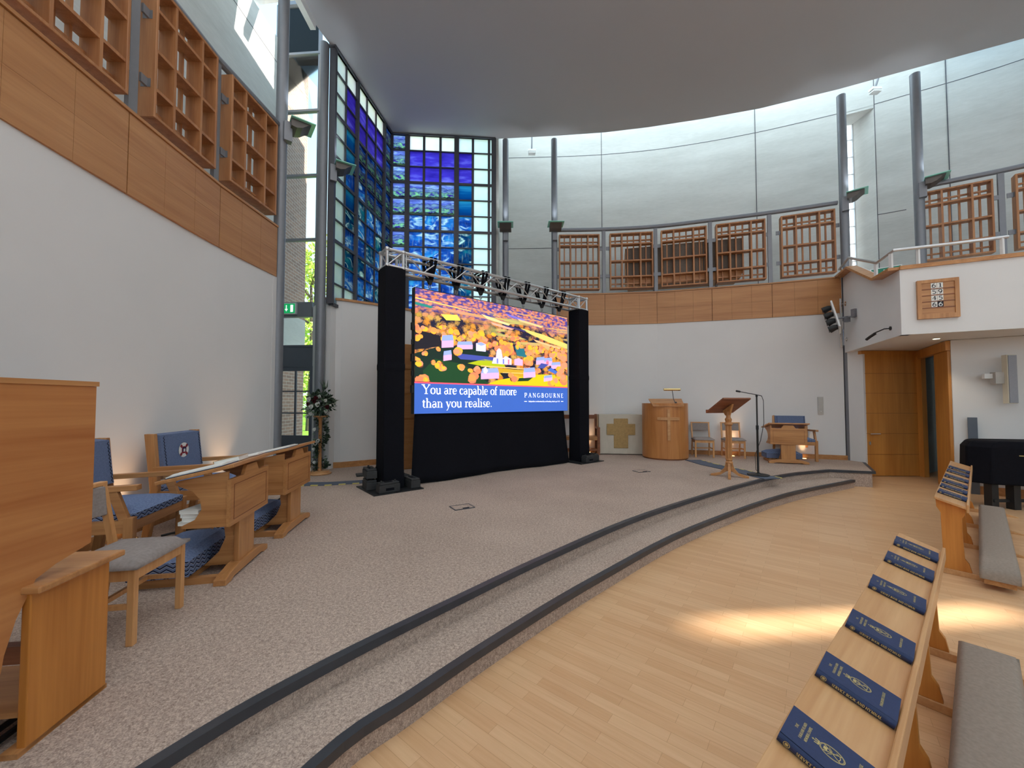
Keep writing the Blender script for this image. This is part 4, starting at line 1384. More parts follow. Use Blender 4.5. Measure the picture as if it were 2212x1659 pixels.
# --- serif lettering, drawn as strokes: stem = thick, hair = thin
def arc(cx, cy, rx, ry, a0, a1, n=14):
    return [(cx + rx * math.cos(R_(a0 + (a1 - a0) * k / n)), cy + ry * math.sin(R_(a0 + (a1 - a0) * k / n))) for k in range(n + 1)]
T, TN = 0.105, 0.05
def ser(x, y, w=0.15):
    return [([(x - w, y), (x + w, y)], TN)]
GL = {
 'Y': (0.74, [([(0.08, 0.70), (0.37, 0.34)], T), ([(0.66, 0.70), (0.37, 0.34)], TN), ([(0.37, 0.36), (0.37, 0.0)], T)] + ser(0.1, 0.69) + ser(0.64, 0.69, 0.1) + ser(0.37, 0.02)),
 'o': (0.50, [(arc(0.25, 0.23, 0.19, 0.22, 20, 160), TN), (arc(0.25, 0.23, 0.19, 0.22, 130, 235), T), (arc(0.25, 0.23, 0.19, 0.22, 210, 340), TN), (arc(0.25, 0.23, 0.19, 0.22, -55, 50), T)]),
 'u': (0.54, [([(0.12, 0.44), (0.12, 0.14)] + arc(0.24, 0.14, 0.12, 0.13, 180, 300), T * 0.9), ([(0.28, 0.02), (0.40, 0.12)], TN), ([(0.41, 0.45), (0.41, 0.0)], T), ([(0.41, 0.02), (0.50, 0.04)], TN), ([(0.02, 0.43), (0.12, 0.44)], TN), ([(0.32, 0.43), (0.41, 0.44)], TN)]),
 'a': (0.45, [(arc(0.20, 0.34, 0.14, 0.11, 160, 20), TN), ([(0.33, 0.36), (0.33, 0.06)], T), ([(0.33, 0.06), (0.42, 0.02)], TN), (arc(0.19, 0.13, 0.14, 0.12, 60, 300), T * 0.75), ([(0.26, 0.24), (0.33, 0.27)], TN), ([(0.25, 0.03), (0.33, 0.10)], TN)]),
 'r': (0.38, [([(0.13, 0.44), (0.13, 0.0)], T), ([(0.02, 0.43), (0.13, 0.44)], TN)] + ser(0.13, 0.02, 0.12) + [([(0.13, 0.32), (0.22, 0.42), (0.30, 0.43)], T * 0.7), ([(0.30, 0.43), (0.35, 0.38)], T * 0.7)]),
 'e': (0.44, [(arc(0.22, 0.23, 0.17, 0.22, 0, 130), TN), (arc(0.22, 0.23, 0.17, 0.22, 110, 260), T), (arc(0.22, 0.23, 0.17, 0.22, 250, 325), TN), ([(0.07, 0.245), (0.39, 0.245)], TN)]),
 'c': (0.42, [(arc(0.23, 0.23, 0.18, 0.22, 45, 130), TN), (arc(0.23, 0.23, 0.18, 0.22, 110, 255), T), (arc(0.23, 0.23, 0.18, 0.22, 245, 320), TN), ([(0.33, 0.36), (0.37, 0.34)], T)]),
 'p': (0.52, [([(0.13, 0.44), (0.13, -0.22)], T), ([(0.02, 0.43), (0.13, 0.45)], TN)] + ser(0.13, -0.21, 0.12) + [(arc(0.25, 0.22, 0.19, 0.22, 150, 40), TN), (arc(0.25, 0.22, 0.19, 0.22, 60, -70), T), (arc(0.25, 0.22, 0.19, 0.22, -50, -140), TN)]),
 'b': (0.52, [([(0.12, 0.70), (0.12, 0.02)], T), ([(0.01, 0.69), (0.12, 0.70)], TN), (arc(0.25, 0.22, 0.19, 0.22, 150, 40), TN), (arc(0.25, 0.22, 0.19, 0.22, 60, -70), T), (arc(0.25, 0.22, 0.19, 0.22, -50, -140), TN)]),
 'l': (0.27, [([(0.13, 0.70), (0.13, 0.0)], T), ([(0.02, 0.69), (0.13, 0.70)], TN)] + ser(0.13, 0.02, 0.12)),
 'f': (0.33, [([(0.13, 0.0), (0.13, 0.56)] , T), (arc(0.25, 0.56, 0.12, 0.13, 180, 60), T * 0.7), ([(0.03, 0.42), (0.28, 0.42)], TN)] + ser(0.13, 0.02, 0.12)),
 'm': (0.80, [([(0.12, 0.44), (0.12, 0.0)], T), ([(0.02, 0.43), (0.12, 0.44)], TN), (arc(0.25, 0.30, 0.13, 0.13, 170, 30), TN), ([(0.38, 0.34), (0.38, 0.0)], T), (arc(0.51, 0.30, 0.13, 0.13, 170, 30), TN), ([(0.64, 0.34), (0.64, 0.0)], T)] + ser(0.12, 0.02, 0.1) + ser(0.38, 0.02, 0.1) + ser(0.65, 0.02, 0.1)),
 'n': (0.54, [([(0.12, 0.44), (0.12, 0.0)], T), ([(0.02, 0.43), (0.12, 0.44)], TN), (arc(0.26, 0.30, 0.14, 0.13, 170, 30), TN), ([(0.40, 0.34), (0.40, 0.0)], T)] + ser(0.12, 0.02, 0.1) + ser(0.40, 0.02, 0.1)),
 'h': (0.54, [([(0.12, 0.70), (0.12, 0.0)], T), ([(0.02, 0.69), (0.12, 0.70)], TN), (arc(0.26, 0.30, 0.14, 0.13, 170, 30), TN), ([(0.40, 0.34), (0.40, 0.0)], T)] + ser(0.12, 0.02, 0.1) + ser(0.40, 0.02, 0.1)),
 't': (0.32, [([(0.14, 0.56), (0.14, 0.08)], T), (arc(0.22, 0.10, 0.08, 0.09, 180, 310), TN), ([(0.03, 0.43), (0.28, 0.43)], TN)]),
 'y': (0.48, [([(0.07, 0.43), (0.24, 0.02)], T), ([(0.41, 0.43), (0.24, 0.02), (0.14, -0.20), (0.05, -0.22)], TN)] + ser(0.08, 0.43, 0.09) + ser(0.40, 0.43, 0.08)),
 'i': (0.27, [([(0.13, 0.44), (0.13, 0.0)], T), ([(0.02, 0.43), (0.13, 0.44)], TN), ([(0.09, 0.62), (0.17, 0.62)], 0.09)] + ser(0.13, 0.02, 0.12)),
 'd': (0.54, [([(0.41, 0.70), (0.41, 0.0)], T), ([(0.31, 0.69), (0.41, 0.70)], TN), ([(0.41, 0.02), (0.50, 0.04)], TN), (arc(0.26, 0.22, 0.19, 0.22, 30, 130), TN), (arc(0.26, 0.22, 0.19, 0.22, 110, 250), T), (arc(0.26, 0.22, 0.19, 0.22, 230, 330), TN)]),
 'g': (0.48, [(arc(0.22, 0.28, 0.15, 0.16, 0, 360, 20), T * 0.7), (arc(0.23, -0.10, 0.18, 0.10, 0, 360, 20), T * 0.6), ([(0.12, 0.14), (0.10, 0.06), (0.34, -0.01)], T * 0.7), ([(0.33, 0.38), (0.45, 0.43)], T * 0.7)]),
 '8': (0.48, [(arc(0.24, 0.51, 0.14, 0.16, 0, 360, 20), T * 0.8), (arc(0.24, 0.18, 0.17, 0.18, 0, 360, 20), T * 0.8)]),
 's': (0.37, [(arc(0.19, 0.34, 0.12, 0.10, 30, 190), TN), ([(0.08, 0.32), (0.28, 0.14)], T), (arc(0.18, 0.12, 0.13, 0.11, 10, -160), TN)]),
 '.': (0.22, [([(0.07, 0.045), (0.15, 0.045)], 0.09)]),
 'P': (0.60, [([(0.14, 0.68), (0.14, 0.0)], T)] + ser(0.14, 0.02, 0.12) + [([(0.03, 0.67), (0.30, 0.67)], TN), (arc(0.30, 0.50, 0.19, 0.17, 90, -90), T * 0.9), ([(0.14, 0.33), (0.30, 0.33)], TN)]),
 'A': (0.70, [([(0.34, 0.69), (0.10, 0.0)], TN), ([(0.34, 0.69), (0.60, 0.0)], T), ([(0.18, 0.24), (0.50, 0.24)], TN)] + ser(0.10, 0.02, 0.09) + ser(0.60, 0.02, 0.10)),
 'N': (0.74, [([(0.13, 0.68), (0.13, 0.0)], TN), ([(0.13, 0.68), (0.60, 0.0)], T), ([(0.60, 0.68), (0.60, 0.0)], TN)] + ser(0.13, 0.02, 0.09) + ser(0.60, 0.67, 0.09) + ser(0.09, 0.67, 0.06)),
 'G': (0.70, [(arc(0.36, 0.34, 0.28, 0.33, 40, 120), TN), (arc(0.36, 0.34, 0.28, 0.33, 110, 250), T), (arc(0.36, 0.34, 0.28, 0.33, 240, 310), TN), ([(0.58, 0.30), (0.58, 0.06)], T)] + ser(0.58, 0.30, 0.1)),
 'B': (0.60, [([(0.14, 0.68), (0.14, 0.0)], T), ([(0.03, 0.67), (0.28, 0.67)], TN), (arc(0.28, 0.52, 0.16, 0.15, 90, -90), T * 0.9), ([(0.14, 0.37), (0.28, 0.37)], TN), (arc(0.30, 0.19, 0.20, 0.18, 90, -90), T * 0.9), ([(0.03, 0.02), (0.30, 0.02)], TN)]),
 'O': (0.76, [(arc(0.37, 0.34, 0.30, 0.33, 30, 150), TN), (arc(0.37, 0.34, 0.30, 0.33, 130, 230), T), (arc(0.37, 0.34, 0.30, 0.33, 210, 330), TN), (arc(0.37, 0.34, 0.30, 0.33, -50, 50), T)]),
 'U': (0.70, [([(0.13, 0.68), (0.13, 0.24)] + arc(0.34, 0.24, 0.21, 0.23, 180, 280), T * 0.9), (arc(0.34, 0.24, 0.21, 0.23, 270, 360) + [(0.55, 0.68)], TN)] + ser(0.13, 0.67, 0.1) + ser(0.55, 0.67, 0.09)),
 'R': (0.64, [([(0.14, 0.68), (0.14, 0.0)], T)] + ser(0.14, 0.02, 0.12) + [([(0.03, 0.67), (0.28, 0.67)], TN), (arc(0.28, 0.52, 0.17, 0.15, 90, -90), T * 0.9), ([(0.14, 0.36), (0.28, 0.36)], TN), ([(0.28, 0.37), (0.56, 0.02)], T)] + ser(0.57, 0.02, 0.06)),
 'E': (0.56, [([(0.14, 0.68), (0.14, 0.0)], T), ([(0.03, 0.67), (0.48, 0.67), (0.48, 0.57)], TN), ([(0.14, 0.36), (0.38, 0.36)], TN), ([(0.03, 0.02), (0.49, 0.02), (0.50, 0.13)], TN)]),
 'T': (0.60, [([(0.30, 0.68), (0.30, 0.0)], T), ([(0.04, 0.56), (0.05, 0.67), (0.55, 0.67), (0.56, 0.56)], TN)] + ser(0.30, 0.02, 0.12)),
 'H': (0.72, [([(0.13, 0.68), (0.13, 0.0)], T), ([(0.58, 0.68), (0.58, 0.0)], T), ([(0.13, 0.35), (0.58, 0.35)], TN)]),
 'F': (0.54, [([(0.14, 0.68), (0.14, 0.0)], T), ([(0.03, 0.67), (0.48, 0.67)], TN), ([(0.14, 0.36), (0.38, 0.36)], TN)] + ser(0.14, 0.02, 0.12)),
 'L': (0.54, [([(0.14, 0.68), (0.14, 0.0)], T), ([(0.03, 0.02), (0.48, 0.02), (0.50, 0.14)], TN)] + ser(0.14, 0.67, 0.12)),
 'K': (0.66, [([(0.14, 0.68), (0.14, 0.0)], T), ([(0.55, 0.68), (0.16, 0.30)], TN), ([(0.26, 0.40), (0.58, 0.0)], T)]),
 'D': (0.70, [([(0.14, 0.68), (0.14, 0.0)], T), ([(0.03, 0.67), (0.28, 0.67)], TN), (arc(0.28, 0.345, 0.32, 0.325, 90, -90), T * 0.9), ([(0.03, 0.02), (0.28, 0.02)], TN)]),
 'S': (0.48, [(arc(0.24, 0.51, 0.15, 0.16, 30, 190), TN), ([(0.09, 0.48), (0.38, 0.20)], T), (arc(0.23, 0.17, 0.17, 0.16, 10, -160), TN)]),
 'M': (0.84, [([(0.12, 0.0), (0.16, 0.68)], TN), ([(0.16, 0.68), (0.42, 0.05)], T), ([(0.42, 0.05), (0.68, 0.68)], TN), ([(0.68, 0.68), (0.72, 0.0)], T)]),
 'I': (0.30, [([(0.15, 0.68), (0.15, 0.0)], T)] + ser(0.15, 0.02, 0.1) + ser(0.15, 0.67, 0.1)),
 'C': (0.62, [(arc(0.34, 0.34, 0.27, 0.33, 45, 120), TN), (arc(0.34, 0.34, 0.27, 0.33, 110, 250), T), (arc(0.34, 0.34, 0.27, 0.33, 240, 315), TN)]),
 'V': (0.68, [([(0.08, 0.68), (0.34, 0.0)], T), ([(0.60, 0.68), (0.34, 0.0)], TN)] + ser(0.09, 0.67, 0.1) + ser(0.60, 0.67, 0.08)),
 '6': (0.50, [(arc(0.25, 0.20, 0.18, 0.20, 0, 360, 20), T * 0.8), (arc(0.45, 0.22, 0.38, 0.46, 180, 105), T * 0.8)]),
 '9': (0.50, [(arc(0.25, 0.48, 0.18, 0.20, 0, 360, 20), T * 0.8), (arc(0.05, 0.46, 0.38, 0.46, 0, -75), T * 0.8)]),
 '1': (0.40, [([(0.22, 0.68), (0.22, 0.0)], T), ([(0.08, 0.58), (0.22, 0.68)], TN)] + ser(0.22, 0.02, 0.13)),
 '5': (0.48, [([(0.40, 0.66), (0.14, 0.66), (0.11, 0.38)], T * 0.7), (arc(0.22, 0.22, 0.20, 0.21, 115, -130), T * 0.8)]),
 '4': (0.50, [([(0.34, 0.0), (0.34, 0.68)], T), ([(0.34, 0.68), (0.05, 0.20), (0.46, 0.20)], TN * 1.4)]),
 ' ': (0.26, []), '-': (0.3, [([(0.05, 0.25), (0.25, 0.25)], TN)]), ',': (0.2, [([(0.10, 0.05), (0.06, -0.1)], T * .8)]),
 ':': (0.22, [([(0.07, 0.045), (0.15, 0.045)], 0.09), ([(0.07, 0.38), (0.15, 0.38)], 0.09)]),
}
def lettering(mb, text, o, u, v, size, track=0.0, width=None, lift=0.0008, weight=1.0):
    """flat strokes of a serif alphabet on the plane o + u*x + v*y"""
    o, u, v = Vector(o), Vector(u).normalized(), Vector(v).normalized()
    n = u.cross(v)
    total = sum(GL[c][0] for c in text) * size + track * size * (len(text) - 1)
    sx = (width / total) if width else 1.0
    x = 0.0
    lay = 0
    for ch in text:
        adv, strokes = GL[ch]
        for pts, w in strokes:
            lay += 1
            off = n * (lift + 0.00004 * (lay % 9))
            ww = w * size * weight / 2
            P = [Vector(((x + p[0] * size) * sx, p[1] * size)) for p in pts]
            L_, Rr = [], []
            for i, p in enumerate(P):
                d = (P[min(i + 1, len(P) - 1)] - P[max(i - 1, 0)]).normalized()
                nn = Vector((-d.y, d.x)) * ww
                L_.append(p + nn); Rr.append(p - nn)
            w3 = lambda q: o + u * q.x + v * q.y + off
            for i in range(len(P) - 1):
                mb.face([w3(Rr[i]), w3(Rr[i + 1]), w3(L_[i + 1]), w3(L_[i])])
        x += adv * size + track * size
    return total * sx
M['txtwhite'] = emissive('caption_white', (0.95, 0.96, 1.0), 1.0)
band = [c for c in kids(SCR) if c.name.startswith('caption_band')][0]
m = MB()
lettering(m, 'You are capable of more', (0.13, -0.0148, 0.315), (1, 0, 0), (0, 0, 1), 0.215, width=1.96)
lettering(m, 'than you realise.', (0.13, -0.0148, 0.095), (1, 0, 0), (0, 0, 1), 0.215, width=1.38)
m.build('slogan', M['txtwhite'], band, fix=False)
m = MB()
lettering(m, 'PANGBOURNE', (2.28, -0.0148, 0.275), (1, 0, 0), (0, 0, 1), 0.125, track=0.2, width=1.09, weight=1.1)
lettering(m, 'Independent, co-educational day and boarding school, ages 11-18', (2.39, -0.0148, 0.184), (1, 0, 0), (0, 0, 1), 0.040, width=0.87, weight=1.3)
m.ext(2.28, 2.35, -0.0156, -0.0148, 0.190, 0.203); m.ext(3.30, 3.37, -0.0156, -0.0148, 0.190, 0.203)
m.build('school_name', M['txtwhite'], band, fix=False)

# --- black skirt hanging below the screen
t = MB()
nx, nz = 44, 10
rows = []
for j in range(nz + 1):
    fz = j / nz
    row = []
    for i in range(nx + 1):
        fx = i / nx
        flare = (1 - fz) * 0.10
        x = SX + 0.02 + (SW - 0.04 - 0.07) * fx + (fx - 0.55) * flare * 1.4
        y = 0.03 - (1 - fz) * (0.06 + 0.05 * math.sin(fx * 9)) + 0.010 * math.sin(fx * 31 + fz * 2) * (1 - fz * 0.7)
        row.append((x, y, 0.012 + (SB - 0.012) * fz))
    rows.append(row)
for j in range(nz):
    for i in range(nx):
        t.face([rows[j][i], rows[j][i + 1], rows[j + 1][i + 1], rows[j + 1][i]])
bmesh.ops.remove_doubles(t.bm, verts=t.bm.verts, dist=1e-5)
sk = t.build('screen_skirt', M['black'], smooth='all')
sd = sk.modifiers.new('thick', 'SOLIDIFY'); sd.thickness = 0.006
sk.location = (-1.83, 5.85, ST); sk.rotation_euler = (0, 0, TH)
tag(sk, 'black cloth skirt hanging from under the video screen to the carpet', 'curtain')

# --- lifting straps between beam and screen
def strap(label):
    t = thing('lifting_strap', label, 'strap', group='black lifting straps over the truss')
    m = MB()
    for dx in (-0.045, 0.03):
        for sy in (-1, 1):
            ring = []
            m.bar((dx, sy * (h + 0.03), zt), (dx * 0.4 + 0.0, sy * 0.045, zb - 0.05), 0.008, 0.05, up=(1, 0, 0))
        m.bar((dx, -h - 0.03, zt + 0.032), (dx, h + 0.03, zt + 0.032), 0.05, 0.006)
    m.build('webbing', M['black'], t)
    m = MB()
    m._hull([[(-0.05, -0.03, zb - 0.04), (0.05, -0.03, zb - 0.04), (0.05, 0.03, zb - 0.04), (-0.05, 0.03, zb - 0.04)],
             [(-0.02, -0.02, zb - 0.12), (0.02, -0.02, zb - 0.12), (0.02, 0.02, zb - 0.12), (-0.02, 0.02, zb - 0.12)]])
    m.build('plate', M['blackp'], t)
    m = MB(); m.tube([(-0.015, 0, zb - 0.12), (-0.02, 0, zb - 0.17), (0, 0, zb - 0.19), (0.02, 0, zb - 0.17), (0.012, 0, zb - 0.14)], 0.008, 6)
    m.build('hook', M['steel'], t)
    return t
s0 = None
ords = ['first', 'second', 'third', 'fourth', 'fifth', 'sixth', 'seventh']
for k in range(7):
    lb = 'black lifting strap over the truss, %s of seven counting from the left tower' % ords[k]
    p = rigp(SX + 0.25 + 0.5 * k, 0, 0)
    if s0 is None:
        s0 = strap(lb); s0.location = p; s0.rotation_euler = (0, 0, TH)
    else:
        dup(s0, p, TH, lb)

# --- laptop on the carpet behind the left tower, loose cable
t = thing('laptop', 'black laptop standing open on the carpet behind the left tower', 'laptop', (-2.55, 6.90, ST), R_(25))
m = MB(); m.ext(-0.19, 0.19, -0.13, 0.13, 0, 0.02); m.build('base', M['blackp'], t, bevel=0.004)
m = MB(); m.mx = Matrix.Translation((0.10, 0, 0.01)) @ Matrix.Rotation(R_(28), 4, 'Y')
m.ext(-0.008, 0.008, -0.13, 0.13, 0, 0.27); m.build('lid', M['black'], t)
m = MB(); m.tube([rigp(0.2, 0.55, 0.012), rigp(0.35, 0.62, 0.05), rigp(0.5, 0.5, 0.06), rigp(0.62, 0.30, 0.012), rigp(0.8, 0.25, 0.012)], 0.011, 6)
tag(m.build('power_cable', M['blackp'], smooth=True), 'black cable looping over the carpet between the left tower and the screen skirt', 'cable')
# ================================================================ FURNITURE ON THE PLATFORM
def m_needle(name, zig=True):
    """blue needlepoint with zigzag bands low on the sides"""
    m, nt, b = new_mat(name)
    tc = nt.nodes.new('ShaderNodeTexCoord')
    sp = nt.nodes.new('ShaderNodeSeparateXYZ'); nt.links.new(tc.outputs['UV'], sp.inputs[0])
    u, v = sp.outputs[0], sp.outputs[1]
    vec = coords(nt)
    base = ramp(nt, noise(nt, vec, 90, 2), [(0.3, lin(104, 120, 156)), (0.7, lin(130, 148, 184))])
    tri = math_(nt, 'PINGPONG', math_(nt, 'MULTIPLY', u, 26.0), 1.0)
    w = math_(nt, 'ADD', math_(nt, 'MULTIPLY', v, 36.0), math_(nt, 'MULTIPLY', tri, 0.8))
    fr = math_(nt, 'FRACT', w)
    st = ramp(nt, fr, [(0.0, lin(170, 178, 198)), (0.14, lin(160, 170, 190)), (0.18, lin(34, 38, 58)), (0.45, lin(38, 42, 66)), (0.52, lin(116, 132, 166)), (0.95, lin(106, 120, 156))])
    mask = math_(nt, 'GREATER_THAN', v, 0.001)
    c = mix(nt, mask, base, st)
    nt.links.new(c, b.inputs['Base Color'])
    b.inputs['Roughness'].default_value = 0.95
    b.inputs['Specular IOR Level'].default_value = 0.1
    bump(nt, b, noise(nt, vec, 400, 1), 0.3, 0.003)
    return m
M['needle'] = m_needle('blue_needlepoint')
M['blueback'] = plain('blue_wool', lin(104, 118, 150), 0.95, 0, 0.10, 70, bumpy=0.3)
M['bluelight'] = plain('light_blue_wool', lin(108, 132, 178), 0.95, 0, 0.10, 70, bumpy=0.3)

def pad(mb, x0, x1, y0, y1, z0, z1, dome=0.02, n=8, rim=0.03, zig=True):
    """a cushion: domed top, rounded edge, banded sides with UVs for the zigzag"""
    def top(fx, fy):
        e = min(fx, 1 - fx, fy, 1 - fy)
        r = min(1.0, e / 0.12)
        k = math.sqrt(max(0, 1 - (1 - r) ** 2))
        return z1 - rim * (1 - k) + dome * math.sin(PI * fx) * math.sin(PI * fy)
    P = [[(x0 + (x1 - x0) * i / n, y0 + (y1 - y0) * j / n, top(i / n, j / n)) for i in range(n + 1)] for j in range(n + 1)]
    for j in range(n):
        for i in range(n):
            mb.face([P[j][i], P[j][i + 1], P[j + 1][i + 1], P[j + 1][i]], [(0, 0)] * 4)
    loop = [P[0][i] for i in range(n + 1)] + [P[j][n] for j in range(1, n + 1)] + [P[n][i] for i in range(n - 1, -1, -1)] + [P[j][0] for j in range(n - 1, -1, -1)]
    s = 0.0
    for a, c in zip(loop, loop[1:]):
        d = math.dist(a, c)
        hh = (a[2] - z0)
        mb.face([(a[0], a[1], z0), (c[0], c[1], z0), c, a], [(s * 1.0, 0.002), ((s + d), 0.002), ((s + d), hh), (s, hh)] if zig else [(0, 0)] * 4)
        s += d
    mb.face([(x0, y1, z0), (x1, y1, z0), (x1, y0, z0), (x0, y0, z0)], [(0, 0)] * 4)
    bmesh.ops.remove_doubles(mb.bm, verts=mb.bm.verts, dist=1e-5)

# --- grey upholstered side chair; faces local -y
def side_chair(name, label, group=None):
    t = thing(name, label, 'chair', group=group)
    W, D, SHt = 0.42, 0.42, 0.43
    for sx in (-1, 1):
        m = MB(); m.bar((sx * (W/2 - 0.02), -D/2 + 0.02, 0), (sx * (W/2 - 0.02), -D/2 + 0.02, SHt - 0.03), 0.034, 0.034, up=(0, 1, 0))
        m.build('leg', M['beech'], t, bevel=0.004)
        m = MB()
        m.bar((sx * (W/2 - 0.02), D/2 + 0.03, 0), (sx * (W/2 - 0.02), D/2 - 0.03, SHt), 0.030, 0.036, up=(0, 1, 0))
        m.bar((sx * (W/2 - 0.02), D/2 - 0.03, SHt - 0.005), (sx * (W/2 - 0.02), D/2 + 0.04, 0.79), 0.030, 0.034, up=(0, 1, 0))
        m.build('leg', M['beech'], t)
    m = MB()
    for y in (-D/2 + 0.02, D/2 - 0.03):
        m.ext(-W/2 + 0.03, W/2 - 0.03, y - 0.012, y + 0.012, SHt - 0.09, SHt - 0.025)
    for sx in (-1, 1):
        m.ext(sx * (W/2 - 0.02) - 0.012, sx * (W/2 - 0.02) + 0.012, -D/2 + 0.03, D/2 - 0.04, SHt - 0.09, SHt - 0.025)
    m.build('seat_rail', M['beech'], t)
    for sx in (-1, 1):
        m = MB(); m.ext(sx * (W/2 - 0.02) - 0.009, sx * (W/2 - 0.02) + 0.009, -D/2 + 0.03, D/2, 0.19, 0.215)
        m.build('stretcher', M['beech'], t)
    m = MB(); m.ext(-W/2 + 0.03, W/2 - 0.03, -0.02, 0.0, 0.19, 0.215)
    m.build('stretcher', M['beech'], t)
    m = MB(); pad(m, -W/2 - 0.01, W/2 + 0.01, -D/2 - 0.015, D/2 - 0.05, SHt - 0.028, SHt + 0.02, 0.012, 8, 0.03, zig=False)
    m.build('seat', M['greyfab'], t, smooth='all')
    m = MB()
    n = 8
    for a, bb in ((0.60, 0.775),):
        rings = []
        for k in range(n + 1):
            x = -W/2 + 0.035 + (W - 0.07) * k / n
            bow = 0.03 * (1 - (2 * k / n - 1) ** 2)
            y = D/2 + 0.01 + bow
            rings.append([(x, y - 0.022, a), (x, y + 0.022, a), (x, y + 0.04, bb), (x, y - 0.006, bb)])
        m._hull(rings)
    m.build('backrest', M['greyfab'], t, bevel=0.008)
    m = MB(); m.ext(-W/2, W/2, D/2 + 0.02, D/2 + 0.062, 0.775, 0.80)
    m.build('top_rail', M['beech'], t, bevel=0.004)
    return t
SC = side_chair('side_chair', 'grey upholstered beech side chair in front of the oak organ bench, facing the steps')
SC.location = (-2.24, 2.255, ST); SC.rotation_euler = (0, 0, R_(100))
dup(SC, (-2.74, 1.72, ST), R_(80), 'grey upholstered side chair glimpsed through the arch of the oak organ console')
dup(SC, (4.50, 9.20, ST), R_(-14), 'grey side chair against the right wall, nearer the round pulpit', 'grey side chairs by the pulpit')
dup(SC, (5.14, 9.06, ST), R_(-16), 'grey side chair against the right wall, directly behind the lectern post', 'grey side chairs by the pulpit')

# --- blue needlepoint armchair; faces local +x
def emblem(t):
    """round white lifebelt badge crossed by red bands, with a dark red crest inside"""
    m = MB(); m.lathe([(0.075, 0), (0.075, 0.003)], (0, 0, 0), 24)
    m.mi = 1
    for a in (45, 135, 225, 315):
        c, s_ = math.cos(R_(a)), math.sin(R_(a))
        m.bar((c * 0.045, s_ * 0.045, 0.0035), (c * 0.074, s_ * 0.074, 0.0035), 0.028, 0.002)
    m.box((0, 0, 0.004), (0.066, 0.072, 0.003))
    m.mi = 2
    m.box((0, 0.004, 0.0062), (0.050, 0.046, 0.002))
    m.mi = 0
    m.box((0, -0.004, 0.0078), (0.024, 0.030, 0.002))
    return m.build('lifebelt_badge', [M['paper'], plain('badge_red', lin(140, 40, 50), 0.9), plain('badge_navy', lin(40, 40, 80), 0.9)], t)
def armchair(name, label, group=None, plainback=False):
    t = thing(name, label, 'armchair', group=group)
    W, D = 0.70, 0.60
    for sy in (-1, 1):
        y = sy * (W/2 - 0.03)
        m = MB(); m.bar((D/2 - 0.03, y, 0), (D/2 - 0.03, y, 0.45), 0.05, 0.06, up=(1, 0, 0)); m.build('leg', M['oakz'], t, bevel=0.004)
        m = MB(); m.slab([(-D/2 - 0.06, 0), (-D/2 + 0.0, 0), (-D/2 + 0.07, 0.45), (-D/2 + 0.02, 0.98), (-D/2 - 0.06, 0.98), (-D/2 - 0.0, 0.45)], (0, y - 0.025, 0), (1, 0, 0), (0, 0, 1), -0.05)
        m.build('leg', M['oakz'], t, bevel=0.004)
        m = MB(); m.bar((-D/2 + 0.02, y, 0.645), (D/2 + 0.02, y, 0.665), 0.06, 0.04)
        m.bar((D/2 - 0.06, y, 0.43), (D/2 - 0.14, y, 0.65), 0.035, 0.06, up=(1, 0, 0))
        m.build('armrest', M['oak'], t, bevel=0.005)
        m = MB(); m.ext(-D/2 + 0.03, D/2 - 0.03, y - 0.018, y + 0.018, 0.34, 0.43); m.build('seat_rail', M['oak'], t)
    m = MB(); m.ext(D/2 - 0.045, D/2 - 0.015, -W/2 + 0.05, W/2 - 0.05, 0.345, 0.43); m.build('seat_rail', M['oaky'], t)
    m = MB(); m.ext(-D/2 - 0.02, D/2 - 0.1, 0, 0.02, 0.0, 0.0001) if False else None
    m.bar((-D/2 + 0.01, -W/2 + 0.05, 0.56), (-D/2 + 0.01, W/2 - 0.05, 0.56), 0.03, 0.06); m.build('back_rail', M['oaky'], t)
    m = MB(); pad(m, -D/2 + 0.04, D/2 - 0.01, -W/2 + 0.05, W/2 - 0.05, 0.42, 0.50, 0.02)
    m.build('seat', M['needle'], t, smooth=True)
    m = MB()
    m.slab([(-D/2 + 0.03, 0.60), (-D/2 + 0.09, 0.60), (-D/2 + 0.045, 0.965), (-D/2 - 0.05, 0.975)], (0, W/2 - 0.055, 0), (1, 0, 0), (0, 0, 1), (W - 0.11))
    m.mi = 1
    k = 22
    for j in range(k):
        za = 0.61 + 0.34 * j / k
        zz = 0.61 + 0.34 * (j + 1) / k
        xa = -D/2 + 0.0925 - 0.045 * (za - 0.60) / 0.365
        xb = -D/2 + 0.0925 - 0.045 * (zz - 0.60) / 0.365
        oa, ob = (0.0, 0.018) if j % 2 else (0.018, 0.0)
        for sy in (-1, 1):
            y = sy * (W/2 - 0.085)
            m.bar((xa, y + oa, za), (xb, y + ob, zz), 0.006, 0.002, up=(1, 0, 0))
    o = m.build('backrest', [M['blueback'], plain('dark_stitching', lin(34, 36, 56), 0.9)], t, bevel=0.01)
    if not plainback:
        e_ = emblem(o)
        e_.location = (-D/2 + 0.073, 0.0, 0.79)
        e_.rotation_euler = (R_(90), 0, R_(90))
        e_.rotation_euler = Matrix(((0, 0, 1), (1, 0, 0), (0, 1, 0))).to_euler()
    return t
AC = armchair('armchair', 'blue needlepoint oak armchair with a lifebelt badge, further from the organ console')
AC.location = (-3.20, 4.10, ST); AC.rotation_euler = (0, 0, R_(9))
AC1 = armchair('armchair', 'blue needlepoint oak armchair partly hidden by the organ console and grey chair', plainback=True)
AC1.location = (-3.12, 3.10, ST); AC1.rotation_euler = (0, 0, R_(14))
dup(AC1, (6.34, 8.75, ST), R_(-109), 'blue oak armchair against the right wall behind a prayer desk')

